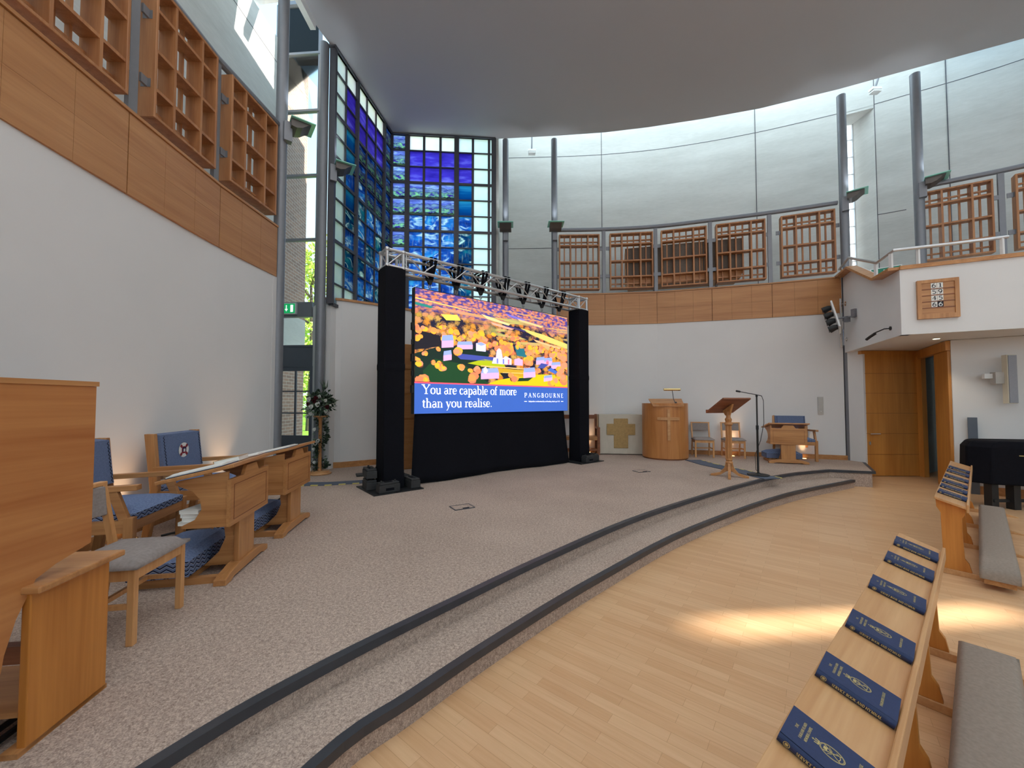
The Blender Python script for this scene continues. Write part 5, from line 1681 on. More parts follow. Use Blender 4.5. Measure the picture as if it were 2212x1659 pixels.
# --- oak prayer desk; its panelled front faces local +x, the user sits on the -x side
def prayer_desk(name, label):
    t = thing(name, label, 'prayer desk')
    W = 0.66
    m = MB(); m.slab([(-0.42, 0.715), (0.06, 0.825), (0.055, 0.85), (-0.425, 0.74)], (0, W/2 + 0.04, 0), (1, 0, 0), (0, 0, 1), W + 0.08)
    m.build('desk_top', M['oaky'], t, bevel=0.004)
    m = MB(); m.slab([(-W/2, 0.40), (W/2, 0.40), (W/2, 0.735), (0.13, 0.735), (0.085, 0.80), (-0.085, 0.80), (-0.13, 0.735), (-W/2, 0.735)], (0.0, 0, 0), (0, 1, 0), (0, 0, 1), 0.025)
    m.mi = 1
    for a, c in (((-W/2 + 0.05, 0.44), (W/2 - 0.05, 0.44)), ((-W/2 + 0.05, 0.69), (W/2 - 0.05, 0.69)), ((-W/2 + 0.05, 0.44), (-W/2 + 0.05, 0.69)), ((W/2 - 0.05, 0.44), (W/2 - 0.05, 0.69))):
        m.bar((0.0255, a[0], a[1]), (0.0255, c[0], c[1]), 0.004, 0.004)
    m.build('front_panel', [M['oaky'], M['darkwood']], t)
    for sy in (-1, 1):
        y = sy * (W/2 - 0.02)
        pts = [(0, 0.40), (0, 0.79), (-0.30, 0.735), (-0.33, 0.71), (-0.22, 0.66), (-0.17, 0.60), (-0.16, 0.53), (-0.20, 0.46), (-0.28, 0.42), (-0.28, 0.40)]
        m = MB(); m.slab(pts, (0, y + 0.012, 0), (1, 0, 0), (0, 0, 1), 0.024); m.build('side_board', M['oak'], t)
    m = MB(); m.ext(-0.30, 0, -W/2 + 0.03, W/2 - 0.03, 0.40, 0.418); m.build('shelf', M['oaky'], t)
    m = MB(); m.ext(-0.035, 0.0, -0.13, 0.13, 0.06, 0.42); m.build('post', M['oakz'], t, bevel=0.003)
    pts = [(-0.03, 0.06), (-0.03, 0.41), (-0.09, 0.40), (-0.11, 0.34), (-0.10, 0.26), (-0.14, 0.16), (-0.22, 0.08), (-0.24, 0.06)]
    for sy in (-1, 1):
        m = MB(); m.slab(pts, (0, sy * 0.10 + 0.012, 0), (1, 0, 0), (0, 0, 1), 0.024); m.build('bracket', M['oak'], t)
    m = MB(); m.slab([(-0.36, 0), (-0.28, 0), (-0.24, 0.018), (0.24, 0.018), (0.28, 0), (0.36, 0), (0.36, 0.04), (0.30, 0.062), (0.16, 0.085), (-0.16, 0.085), (-0.30, 0.062), (-0.36, 0.04)], (-0.06, 0, 0), (0, 1, 0), (0, 0, 1), 0.08)
    m.build('foot', M['oaky'], t, bevel=0.004)
    for sy in (-1, 1):
        m = MB(); m.ext(-0.58, -0.04, sy * 0.27 - 0.025, sy * 0.27 + 0.025, 0, 0.045); m.build('floor_rail', M['oak'], t)
    m = MB(); m.ext(-0.30, -0.26, -0.26, 0.26, 0.005, 0.04); m.build('cross_rail', M['oaky'], t)
    return t
PD = prayer_desk('prayer_desk', 'oak prayer desk nearest the steps, with open books on its sloping top')
PD.location = (-2.10, 3.11, ST); PD.rotation_euler = (0, 0, R_(12))
dup(PD, (-2.24, 4.06, ST), R_(9), 'oak prayer desk further back, in front of the badged blue armchair')
dup(PD, (5.76, 8.12, ST), R_(-107), 'oak prayer desk standing alone by the right wall, panel facing the hall')

def kneeler(label):
    t = thing('kneeler', label, 'kneeler', group='blue needlepoint kneelers')
    m = MB(); pad(m, -0.18, 0.18, -0.33, 0.33, 0.03, 0.175, 0.04, 8, 0.04)
    m.build('cushion', M['needle'], t, smooth=True)
    m = MB(); m.ext(-0.15, 0.15, -0.28, 0.28, 0.0, 0.035); m.build('base', M['oaky'], t)
    return t
def local(o, x, y, z=0.0):
    rz = o.rotation_euler[2]
    c, s_ = math.cos(rz), math.sin(rz)
    return (o.location[0] + c * x - s_ * y, o.location[1] + s_ * x + c * y, o.location[2] + z)
KN = kneeler('blue zigzag kneeler at the foot of the near prayer desk')
KN.location = local(PD, -0.41, -0.02, 0.046); KN.rotation_euler = (0, 0, R_(14))
PD2 = [o for o in bpy.data.objects if o.name.startswith('prayer_desk')]
dup(KN, local(PD2[1], -0.41, 0.0, 0.046), R_(9), 'blue zigzag kneeler at the foot of the further left prayer desk')
dup(KN, local(PD2[2], -0.41, 0.0, 0.046), R_(-107), 'blue kneeler behind the prayer desk by the right wall')

# --- books on the desks
def book(name, label, size, cover, loc, rot, group=None, cat='book'):
    """closed book lying flat: local x = width from the spine, y = height, z = thickness"""
    t = thing(name, label, cat, loc, group=group)
    t.rotation_euler = rot
    w, hh, th = size
    m = MB(); m.ext(0.003, w - 0.004, -hh/2 + 0.003, hh/2 - 0.003, 0.0025, th - 0.0025); m.build('pages', M['paper'], t)
    m = MB(); m.ext(0, w, -hh/2, hh/2, 0, 0.0025); m.ext(0, w, -hh/2, hh/2, th - 0.0025, th); m.ext(-0.002, 0.003, -hh/2, hh/2, 0, th)
    m.build('cover', cover, t)
    return t
def open_book(label, loc, rot, w=0.17, hh=0.24, cover=None):
    t = thing('open_book', label, 'book', loc); t.rotation_euler = rot
    for s_, nm in ((-1, 'page_block'), (1, 'page_block')):
        m = MB()
        n = 6
        rings = []
        for k in range(n + 1):
            x = s_ * w * k / n
            zt = 0.016 + 0.010 * math.sin(PI * min(1, (k / n) * 1.25) ) * (1 - k / n)
            zt = zt * (1 - 0.3 * k / n)
            rings.append([(x, -hh/2, 0.004), (x, hh/2, 0.004), (x, hh/2, zt), (x, -hh/2, zt)])
        m._hull(rings); m.build(nm, M['paper'], t)
    m = MB(); m.ext(-w - 0.006, w + 0.006, -hh/2 - 0.004, hh/2 + 0.004, 0, 0.004); m.build('cover', cover or M['navy'], t)
    return t
SL = math.atan2(0.11, 0.48)
def on_desk(o, x, y, dz=0.0):
    return local(o, x, y, 0.74 + (x + 0.425) * math.tan(SL) + dz)
rz = PD.rotation_euler[2]
def slope_rot(rz, turn=0.0):
    return (Matrix.Rotation(rz, 4, 'Z') @ Matrix.Rotation(-SL, 4, 'Y') @ Matrix.Rotation(turn, 4, 'Z')).to_euler()
open_book('open white-paged book lying across the near end of the near prayer desk', on_desk(PD, -0.20, -0.22, 0.002), slope_rot(rz, R_(90)), 0.13, 0.34)
M['tan'] = plain('tan_book_cloth', lin(176, 140, 96), 0.7, 0, 0.06, 40)
book('service_book', 'thick tan closed book on the near prayer desk', (0.17, 0.24, 0.038), M['tan'], on_desk(PD, -0.20, 0.0, 0.003), slope_rot(rz, R_(8)))
open_book('small open white book beside the tan one on the near prayer desk', on_desk(PD, -0.09, 0.26, 0.002), slope_rot(rz, R_(90)), 0.08, 0.16, M['darkwood'])
rz2 = PD2[1].rotation_euler[2]
open_book('open blue-covered book of white pages on the further left prayer desk', on_desk(PD2[1], -0.17, -0.17, 0.002), slope_rot(rz2, R_(90)), 0.13, 0.40, M['navy'])
for k in range(4):
    book('paperback_book', ['bottom', 'second from bottom', 'third from bottom', 'top'][k] + ' pale paperback of the pile on the near prayer desk shelf', (0.13, 0.19, 0.026), M['paper'],
         local(PD, -0.30 + 0.006 * (k % 2), -0.21 + 0.004 * k, 0.418 + 0.0262 * k), (0, 0, rz + R_((-6, 4, 0, -10)[k])), 'pale paperbacks piled on the desk shelf')

# --- oak organ bench and console at the left edge
CO = thing('organ_console', 'tall oak organ console back with an arched foot at the left edge', 'organ console', (-1.80, 1.68, ST))
prof = [(0.0, 0.69), (-0.13, 0.65), (-0.19, 0.62), (-0.245, 0.50), (-0.275, 0.39), (-0.293, 0.24), (-0.305, 0.09), (-0.31, 0.0), (-0.75, 0.0), (-0.75, 1.37), (0.0, 1.355)]
m = MB(); m.slab([(p[0], p[1]) for p in prof], (0, 0, 0), (0, 1, 0), (0, 0, 1), -0.05)
m.build('side_panel', wood('console_oak', lin(202, 140, 84), lin(166, 98, 50), 1, 0.5, 0.35), CO)
m = MB(); m.ext(-0.06, 0.006, -0.76, 0.006, 1.356, 1.376); m.build('top_moulding', M['oaky'], CO)
m = MB(); m.ext(-0.20, 0.0, -0.80, -0.36, 1.376, 1.43); m.build('music_ledge', M['oaky'], CO)
BE = thing('organ_bench', 'oak organ bench with a slab end standing on the carpet beside the console', 'bench', (-1.81, 1.63, ST), R_(8))
m = MB(); m.ext(-0.03, 0.0, -0.165, 0.165, 0.0, 0.58); m.build('leg', M['honey'], BE, bevel=0.004)
m = MB(); m.ext(-0.48, -0.45, -0.165, 0.165, 0.0, 0.58); m.build('leg', M['honey'], BE)
m = MB(); m.ext(-0.52, 0.045, -0.185, 0.19, 0.58, 0.607); m.build('seat', M['oak'], BE, bevel=0.006)
m = MB(); m.ext(-0.45, -0.03, -0.02, 0.02, 0.24, 0.31); m.build('stretcher', M['darkwood'], BE)
m = MB(); m.ext(-0.45, -0.03, -0.15, 0.15, 0.12, 0.14); m.build('shelf', M['oak'], BE)
m = MB(); m.ext(-0.06, 0.0, -0.19, 0.17, 0.0, 0.02); m.build('foot', M['oaky'], BE)
for k in range(2):
    m = MB(); m.tube([(-1.86 - 0.06 * k, 1.05, ST + 0.02), (-1.95 - 0.06 * k, 1.70, ST + 0.02)], 0.012, 8)
    tag(m.build('floor_cable', M['blackp'], smooth=True), ('outer' if k == 0 else 'inner') + ' of two black cables on the carpet under the organ console', 'cable')
m = MB(); m.tube([(-3.35, 3.75, ST + 0.012), (-3.1, 4.2, ST + 0.012), (-2.95, 4.7, ST + 0.012), (-3.1, 5.3, ST + 0.012)], 0.010, 6)
tag(m.build('floor_cable', M['blackp'], smooth=True), 'black cable on the carpet under the badged blue armchair', 'cable')

# --- flower pedestal
FP = thing('flower_pedestal', 'wooden pedestal twined with ivy and topped with white and dark red flowers', 'flowers', (-3.44, 6.98, ST))
m = MB(); m.lathe([(0.19, 0), (0.20, 0.015), (0.19, 0.03), (0.165, 0.035), (0.165, 0.055), (0.15, 0.06)], (0, 0, 0), 24); m.build('base', M['pewoak'], FP, smooth=True)
m = MB(); m.lathe([(0.04, 0.05), (0.03, 0.10), (0.028, 0.95), (0.05, 1.0), (0.12, 1.02), (0.12, 1.04)], (0, 0, 0), 16); m.build('post', M['oakz'], FP, smooth=True)
M['leafA'] = plain('dark_ivy', lin(44, 62, 44), 0.55, 0, 0.3, 9)
M['leafB'] = plain('grey_green_leaf', lin(96, 116, 92), 0.6, 0, 0.25, 9)
M['petalw'] = plain('white_petal', (0.86, 0.85, 0.80), 0.7, 0, 0.04, 20)
M['petalr'] = plain('dark_red_petal', lin(84, 14, 24), 0.7, 0, 0.2, 20)
rf = random.Random(11)
def leaf(mb, c, d, L, w):
    d = Vector(d).normalized(); c = Vector(c)
    s_ = d.cross(Vector((rf.uniform(-1, 1), rf.uniform(-1, 1), rf.uniform(-1, 1)))).normalized()
    up = d.cross(s_) * (0.15 * L)
    mb.face([c, c + d * L * 0.5 + s_ * w - up, c + d * L, c + d * L * 0.5 - s_ * w - up])
def leafball(mb, c, r, n, L=0.07, sc=(1, 1, 1)):
    for _ in range(n):
        v = Vector((rf.gauss(0, 1), rf.gauss(0, 1), rf.gauss(0, 1))).normalized()
        p = Vector(c) + Vector((v.x * r * sc[0], v.y * r * sc[1], v.z * r * sc[2])) * rf.uniform(0.35, 1.0)
        leaf(mb, p, v + Vector((rf.uniform(-.6, .6), rf.uniform(-.6, .6), rf.uniform(-.6, .4))), L * rf.uniform(0.6, 1.2), L * rf.uniform(0.2, 0.38))
m = MB()
leafball(m, (0, 0, 1.28), 0.24, 260, 0.09, (0.85, 0.85, 1.0))
for k in range(240):
    z = 0.08 + 0.95 * rf.random(); a = z * 9 + rf.uniform(-1.2, 1.2); q = rf.uniform(0.02, 0.10 + 0.03 * math.sin(z * 12))
    p = (q * math.cos(a) + 0.015, q * math.sin(a), z)
    leaf(m, p, (math.cos(a), math.sin(a), rf.uniform(-.6, .8)), 0.07, 0.022)
leafball(m, (-0.13, -0.05, 0.12), 0.13, 70, 0.07, (1, 1, 0.7))
m.build('ivy', M['leafA'], FP, fix=False)
m = MB()
leafball(m, (0.02, -0.04, 1.22), 0.25, 120, 0.08)
for k in range(70):
    z = 0.1 + 0.9 * rf.random(); a = rf.uniform(0, 6.28)
    leaf(m, (0.07 * math.cos(a), 0.07 * math.sin(a), z), (math.cos(a), math.sin(a), 0.3), 0.06, 0.02)
for k in range(8):
    a = rf.uniform(-0.6, 0.6)
    leaf(m, (0.03, 0, 1.45), (a, rf.uniform(-.4, .2), 1.4), 0.26, 0.012)
m.build('greenery', M['leafB'], FP, fix=False)
def bloom(mb, c, r):
    for ring, n, rr, tl in ((0, 5, 0.35, 1.0), (1, 7, 0.75, 0.55), (2, 8, 1.0, 0.1)):
        for k in range(n):
            a = 2 * PI * k / n + ring * 0.4
            d = Vector((math.cos(a) * rr, math.sin(a) * rr, tl))
            q = Vector((-0.42, -0.86, 0.25))
            M3 = q.to_track_quat('Z', 'Y').to_matrix()
            p1 = M3 @ (d * r); t_ = M3 @ Vector((-math.sin(a), math.cos(a), 0)) * r * 0.42
            mb.face([Vector(c), Vector(c) + p1 * 0.6 + t_, Vector(c) + p1, Vector(c) + p1 * 0.6 - t_])
for p, r in (((-0.12, -0.17, 1.33), 0.05), ((-0.06, -0.20, 1.20), 0.05), ((0.05, -0.19, 1.24), 0.055), ((-0.15, -0.13, 1.18), 0.045), ((0.06, -0.17, 1.38), 0.04), ((0.16, -0.12, 1.12), 0.045), ((-0.07, -0.19, 1.08), 0.045),
             ((-0.18, -0.09, 1.02), 0.05), ((0.14, -0.1, 1.31), 0.04), ((-0.05, -0.1, 0.80), 0.04), ((-0.03, -0.1, 0.55), 0.045), ((0.02, -0.1, 0.60), 0.04), ((-0.07, -0.08, 0.45), 0.035), ((-0.05, -0.09, 0.22), 0.035), ((-0.10, -0.16, 0.10), 0.06)):
    m = MB(); bloom(m, p, r); m.build('white_rose', M['petalw'], FP, fix=False)
for p, r in (((0.02, -0.19, 1.36), 0.05), ((-0.02, -0.18, 1.30), 0.05), ((0.17, -0.1, 1.19), 0.05), ((-0.14, -0.16, 1.25), 0.04)):
    m = MB(); bloom(m, p, r); m.build('red_rose', M['petalr'], FP, fix=False)

# --- tall oak cupboard behind the left tower
t = thing('tall_cupboard', 'tall oak cupboard between the left tower and the screen skirt', 'cupboard', (-2.02, 7.47, ST), math.atan2(0.48, 0.87))
m = MB(); m.ext(-0.42, 0.45, 0.0, 0.45, 0, 2.40); m.build('body', M['doorwood'], t)
for k in range(5):
    m = MB(); m.ext(-0.41, 0.44, -0.018, 0.0, 0.01 + 0.478 * k, 0.478 * (k + 1) - 0.006); m.build('front_board', M['fascia'], t)

# --- round pulpit
PU = thing('pulpit', 'round oak pulpit with a plain cross on its curved front', 'pulpit', (3.55, 9.04, ST))
m = MB(); m.lathe([(0.50, 0.03), (0.50, 1.255), (0.47, 1.255), (0.47, 0.9)], (0, 0, 0), 48); m.build('drum', wood('pulpit_oak', lin(206, 142, 82), lin(176, 110, 56), 2, 0.6, 0.35), PU, smooth=True)
m = MB(); m.lathe([(0.485, 0.0), (0.485, 0.03)], (0, 0, 0), 48); m.build('plinth', M['darkwood'], PU)
az = R_(-90 - 12)
def onp(a, z, r=0.50):
    return Vector((r * math.cos(az + a), r * math.sin(az + a), z))
m = MB()
def curved(a0, a1, z0, z1):
    n = 6
    rings = []
    for k in range(n + 1):
        a = a0 + (a1 - a0) * k / n
        rings.append([onp(a, z0, 0.499), onp(a, z0, 0.525), onp(a, z1, 0.525), onp(a, z1, 0.499)])
    m._hull(rings)
curved(-0.055, 0.055, 0.44, 1.12); curved(-0.46, 0.46, 0.885, 0.945)
m.build('cross', M['pewoak'], PU)
m = MB()
m.slab([(-0.26, 0.0), (0.34, 0.0), (0.40, 0.06), (-0.20, 0.06)], (0.0, 0, 0), (1, 0, 0), (0, 0, 1), 0.0001) if False else None
MX = Matrix.Rotation(R_(-12), 4, 'Z')
m.mx = MX
m._hull([[(-0.33, -0.46, 1.20), (0.33, -0.46, 1.20), (0.36, -0.06, 1.335), (-0.36, -0.06, 1.335)],
         [(-0.33, -0.46, 1.225), (0.33, -0.46, 1.225), (0.36, -0.06, 1.36), (-0.36, -0.06, 1.36)]])
m.ext(-0.32, 0.32, -0.515, -0.49, 1.185, 1.20)
m.build('book_rest', M['oak'], PU)
m = MB(); m.tube([(0.08, -0.44, 1.22), (0.06, -0.36, 1.36), (0.06, -0.30, 1.56)], 0.008, 6); m.sphere((0.08, -0.44, 1.27), 0.025, 8, 5); m.build('lamp_arm', M['frame'], PU)
m = MB(); m.tube([(-0.13, -0.30, 1.565), (0.24, -0.30, 1.565)], 0.028, 12); m.build('lamp_shade', M['brass'], PU, smooth=True)

# --- altar with its frontal
AL = thing('altar', 'altar table under a cream cloth with a big tan cross, left of the pulpit', 'altar', (2.78, 9.70, ST), R_(-6))
m = MB(); m.ext(-0.60, 0.60, -0.18, 0.18, 0.04, 0.95); m.build('table', M['oak'], AL)
nx = 24; mm = MB()
rows = []
for j in range(7):
    fz = j / 6
    rows.append([(-0.62 + 1.24 * i / nx, -0.205 - 0.008 * math.sin(i * 1.3) * (1 - fz), 0.02 + 0.955 * fz) for i in range(nx + 1)])
for j in range(6):
    for i in range(nx):
        mm.face([rows[j][i], rows[j][i + 1], rows[j + 1][i + 1], rows[j + 1][i]])
mm.ext(-0.62, 0.62, -0.206, 0.20, 0.955, 0.975)
mm.ext(-0.622, -0.612, -0.2, 0.2, 0.02, 0.96)
M['linen'] = plain('cream_linen', lin(206, 196, 180), 0.9, 0, 0.03, 8)
bmesh.ops.remove_doubles(mm.bm, verts=mm.bm.verts, dist=1e-5)
mm.build('frontal', M['linen'], AL)
m = MB()
a, b_, c_ = 0.16, 0.34, 0.0
def cr(s_): return s_
cx, cz = -0.10, 0.52
poly = [(-0.17, -0.36), (0.17, -0.36), (0.17, -0.04), (0.34, -0.04), (0.34, 0.23), (0.17, 0.23), (0.17, 0.36), (-0.17, 0.36), (-0.17, 0.23), (-0.34, 0.23), (-0.34, -0.04), (-0.17, -0.04)]
m.slab([(cx + p[0], cz + p[1]) for p in poly], (0, -0.214, 0), (1, 0, 0), (0, 0, 1), 0.008)
m.build('cross_patch', plain('tan_brocade', lin(178, 146, 96), 0.85, 0, 0.10, 25, bumpy=0.3), AL, bevel=0.004)

# --- wide oak seat half hidden by the right tower
t = thing('oak_seat', 'wide open-backed oak seat partly hidden behind the right tower', 'seat', (1.69, 9.66, ST), R_(-3))
for sx in (-0.42, 0.42):
    m = MB(); m.bar((sx, 0.18, 0), (sx, 0.22, 0.98), 0.06, 0.06, up=(0, 1, 0)); m.build('leg', M['darkwood'], t)
    m = MB(); m.bar((sx, -0.20, 0), (sx, -0.20, 0.64), 0.06, 0.06, up=(0, 1, 0)); m.build('leg', M['darkwood'], t)
    m = MB(); m.bar((sx, 0.20, 0.65), (sx, -0.24, 0.65), 0.06, 0.04); m.build('armrest', M['darkwood'], t)
m = MB(); m.ext(-0.42, 0.42, 0.19, 0.23, 0.86, 0.96); m.build('back_rail', M['darkwood'], t)
m = MB(); m.ext(-0.42, 0.42, -0.22, 0.20, 0.36, 0.44); m.build('seat', M['oak'], t)
m = MB(); m.ext(-0.42, 0.42, -0.21, -0.17, 0.10, 0.15); m.build('stretcher', M['darkwood'], t)

# --- oak lectern on a fluted column with four splayed feet
LE = thing('lectern', 'oak lectern with a tilted desk on a fluted column and splayed feet', 'lectern', (3.74, 6.72, ST), R_(16))
m = MB(); m.lathe([(0.055, 0.22), (0.06, 0.25), (0.045, 0.27), (0.055, 0.30), (0.05, 0.31)], (0, 0, 0), 16); m.build('collar', M['oakz'], LE, smooth=True)
m = MB(); m.lathe([(0.05, 0.88), (0.07, 0.90), (0.045, 0.94), (0.055, 0.99), (0.035, 1.02), (0.035, 1.12)], (0, 0, 0), 16); m.build('collar', M['oakz'], LE, smooth=True)
m = MB()
rings = []
for z in (0.30, 0.89):
    rings.append([((0.052 if k % 2 else 0.040) * math.cos(2 * PI * k / 16), (0.052 if k % 2 else 0.040) * math.sin(2 * PI * k / 16), z) for k in range(16)])
m._hull(rings); m.build('column', M['oakz'], LE)
pts = [(0.02, 0.24), (0.05, 0.25), (0.075, 0.15), (0.14, 0.07), (0.29, 0.03), (0.29, 0.0), (0.22, 0.0), (0.13, 0.03), (0.05, 0.09), (0.02, 0.10)]
for k in range(4):
    a = R_(45 + 90 * k)
    u = Vector((math.cos(a), math.sin(a), 0)); w_ = Vector((-math.sin(a), math.cos(a), 0))
    m = MB(); m.slab(pts, -w_ * 0.022 * -1, u, (0, 0, 1), 0.044); m.build('leg', M['oak'], LE, bevel=0.004)
m = MB()
m._hull([[(-0.29, -0.20, 1.335), (0.29, -0.20, 1.335), (0.29, 0.17, 1.10), (-0.29, 0.17, 1.10)],
         [(-0.29, -0.185, 1.358), (0.29, -0.185, 1.358), (0.29, 0.185, 1.123), (-0.29, 0.185, 1.123)]])
m.ext(-0.29, 0.29, 0.175, 0.20, 1.09, 1.15)
m.build('desk', M['darkwood'], LE, bevel=0.003)
m = MB(); m.slab([(-0.03, 1.05), (0.05, 1.05), (0.10, 1.13), (-0.10, 1.25)], (-0.02, 0, 0), (0, 1, 0), (0, 0, 1), 0.04); m.build('desk_bracket', M['oakz'], LE)

# --- microphone on a straight stand
MS = thing('microphone_stand', 'black microphone stand with a boom, on the cable mat behind the lectern', 'microphone stand', (4.30, 6.82, ST + 0.012))
m = MB(); m.lathe([(0.17, 0), (0.17, 0.012), (0.05, 0.022), (0.02, 0.04)], (0, 0, 0), 24); m.build('base', M['blackp'], MS, smooth=True)
m = MB(); m.lathe([(0.017, 0.02), (0.017, 0.78), (0.022, 0.80), (0.022, 0.86), (0.012, 0.87), (0.012, 1.36), (0.018, 1.37), (0.018, 1.40)], (0, 0, 0), 10); m.build('pole', M['blackp'], MS, smooth=True)
m = MB(); m.tube([(0.10, 0.02, 1.38), (0.0, 0, 1.40), (-0.33, -0.05, 1.455)], 0.007, 6); m.build('boom', M['blackp'], MS)
m = MB(); m.tube([(-0.32, -0.05, 1.453), (-0.36, -0.055, 1.46), (-0.39, -0.06, 1.465)], 0.016, 8); m.build('microphone', M['blackp'], MS, smooth=True)
m = MB(); m.tube([(0.10, 0.02, 1.38), (0.13, 0.02, 1.30), (0.13, 0.02, 0.9), (0.06, 0.01, 0.6), (-0.06, -0.02, 0.35), (-0.07, -0.05, 0.1), (-0.02, -0.12, 0.03)], 0.005, 6); m.build('cable', M['blackp'], MS)

# --- cable mats with yellow-marked edges
def cable_mat(label, pts, w):
    A_ = Vector(pts[0]); t = thing('cable_mat', label, 'mat', (A_.x, A_.y, ST))
    L = offset(pts, w / 2); Rr = offset(pts, -w / 2)
    q = lambda p: (p[0] - A_.x, p[1] - A_.y)
    m = MB()
    for a, b_, c_, d_ in zip(L, L[1:], Rr[1:], Rr):
        m.prism([q(a), q(b_), q(c_), q(d_)], 0.001, 0.011)
    m.build('strip', M['mat'], t)
    k = 0
    side = Rr
    for i in range(len(side) - 1):
        a, b_ = Vector(q(side[i])), Vector(q(side[i + 1]))
        n = max(1, int((b_ - a).length / 0.09))
        for j in range(n):
            if j % 2:
                continue
            m = MB(); p0, p1 = a + (b_ - a) * j / n, a + (b_ - a) * (j + 1) / n
            m.bar((p0.x, p0.y, 0.008), (p1.x, p1.y, 0.008), 0.035, 0.012); m.build('edge_mark', M['yellow'], t)
    return t
cable_mat('blue-grey cable mat from the left door to the left tower weights', [(-3.5, 6.08), (-2.9, 6.12), (-2.35, 6.30)], 0.24)
cable_mat('blue-grey cable mat from the pulpit past the lectern to the steps', list(reversed([(3.98, 8.60), (4.02, 8.0), (4.20, 7.3), (4.30, 6.75), (4.36, 6.52)])), 0.34)

# --- socket boxes let into the carpet
def floor_box(label, c, rz):
    t = thing('floor_box', label, 'floor socket', (c[0], c[1], ST), rz)
    m = MB(); m.ext(-0.12, 0.12, -0.09, 0.09, 0.001, 0.006); m.build('lid', M['carpet'], t)
    m = MB()
    for a, b_ in (((-0.125, -0.095), (0.125, -0.095)), ((0.125, -0.095), (0.125, 0.095)), ((0.125, 0.095), (-0.125, 0.095)), ((-0.125, 0.095), (-0.125, -0.095))):
        m.bar((*a, 0.004), (*b_, 0.004), 0.012, 0.008)
    m.build('frame', M['frame'], t)
    m = MB(); m.ext(-0.02, 0.06, -0.085, -0.06, 0.005, 0.012); m.build('handle', M['blackp'], t)
floor_box('floor socket box in the carpet in front of the screen skirt', (-0.61, 4.79), R_(30))
floor_box('floor socket box in the carpet in front of the pulpit', (2.40, 7.24), R_(20))

# --- floor uplights glowing against the walls
M['warmlamp'] = emissive('warm_lamp', (1.0, 0.62, 0.22), 6.0)
fu = None
for x, y, e_, lb in ((-3.58, 3.68, 2.6, 'round warm floor uplight between the two blue armchairs'), (-3.64, 5.05, 2.6, 'round warm floor uplight beyond the badged blue armchair'),
                 (5.24, 9.27, 3.0, 'round warm floor uplight glowing behind the second grey side chair'), (1.95, 9.93, 2.0, 'round warm floor uplight behind the wide oak seat'), (6.62, 8.84, 2.0, 'round warm floor uplight beside the armchair by the right wall')):
    if fu is None:
        fu = thing('floor_uplight', lb, 'light', (x, y, ST), group='warm floor uplights'); o = fu
        m = MB(); m.lathe([(0.06, 0), (0.06, 0.006)], (0, 0, 0), 16); m.build('rim', M['chrome'], fu)
        m = MB(); m.lathe([(0.045, 0.006), (0.045, 0.009)], (0, 0, 0), 16); m.build('lamp', M['warmlamp'], fu)
    else:
        o = dup(fu, (x, y, ST), 0, lb)
    ld = bpy.data.lights.new('floor_lamp', 'SPOT'); ld.energy = e_ * 16; ld.color = (1.0, 0.60, 0.30); ld.spot_size = R_(55); ld.spot_blend = 0.9; ld.shadow_soft_size = 0.04
    lo = bpy.data.objects.new('floor_lamp', ld); col.objects.link(lo); lo.location = (x, y, ST + 0.03); lo.rotation_euler = (R_(180), 0, 0)
# ================================================================ PEW DESKS, SERVICE BOOKS, PIANO, WALL FITTINGS
PD_ANG = R_(39.8)
def pew_desk(name, label, L, z1, z0, supports, cush, loc):
    """bookrest desk with a kneeling cushion on its floor bars. local x runs along, y=0 is the high front edge"""
    t = thing(name, label, 'pew desk', loc, PD_ANG)
    wd = 0.195
    m = MB()
    m._hull([[(0, 0, z1), (0, -wd, z0), (0, -wd, z0 - 0.022), (0, 0, z1 - 0.022)], [(L, 0, z1), (L, -wd, z0), (L, -wd, z0 - 0.022), (L, 0, z1 - 0.022)]])
    m.build('book_rest', M['pewoak'], t, bevel=0.003)
    m = MB(); m.ext(0, L, -wd - 0.016, -wd, z0 - 0.05, z0 + 0.022)
    m.build('lip', M['pewoak'], t, bevel=0.004)
    prof = [(-0.005, z1 - 0.02), (-0.01, z1 - 0.10), (-0.035, z1 - 0.15), (-0.042, 0.20), (-0.03, 0.12), (-0.015, 0.045), (-0.215, 0.045), (-0.20, 0.12), (-0.175, 0.16), (-0.165, 0.40), (-0.165, z0 - 0.12), (-0.185, z0 - 0.08), (-0.19, z0 - 0.02)]
    for x in supports:
        m = MB(); m.slab([(p[0], p[1]) for p in prof], (x, 0, 0), (0, 1, 0), (0, 0, 1), 0.032)
        m.build('leg', M['honey'], t, bevel=0.002)
        m = MB(); m.slab([(0.0, 0), (0.0, 0.045), (-0.46, 0.045), (-0.50, 0.035), (-0.60, 0.008), (-0.60, 0)], (x - 0.008, 0, 0), (0, 1, 0), (0, 0, 1), 0.048)
        m.build('floor_bar', M['pewoak'], t, bevel=0.003)
    m = MB(); pad(m, cush[0], cush[1], -0.475, -0.255, 0.09, 0.215, 0.006, 14, 0.05, zig=False)
    m.build('kneeler_cushion', M['cushion'], t, smooth='all')
    m = MB(); m.ext(cush[0] + 0.02, cush[1] - 0.02, -0.45, -0.28, 0.046, 0.105); m.build('kneeler_board', M['oak'], t)
    return t
def dn(d, n, z=0.0):
    c, s_ = math.cos(PD_ANG), math.sin(PD_ANG)
    return (d * c - n * s_, d * s_ + n * c, z)
P2 = pew_desk('pew_desk', 'oak pew desk with three service books, in front of a long grey kneeling cushion', 1.72, 0.70, 0.635, (1.63, 1.0, 0.36), (0.10, 1.56), dn(1.975, 0.365))
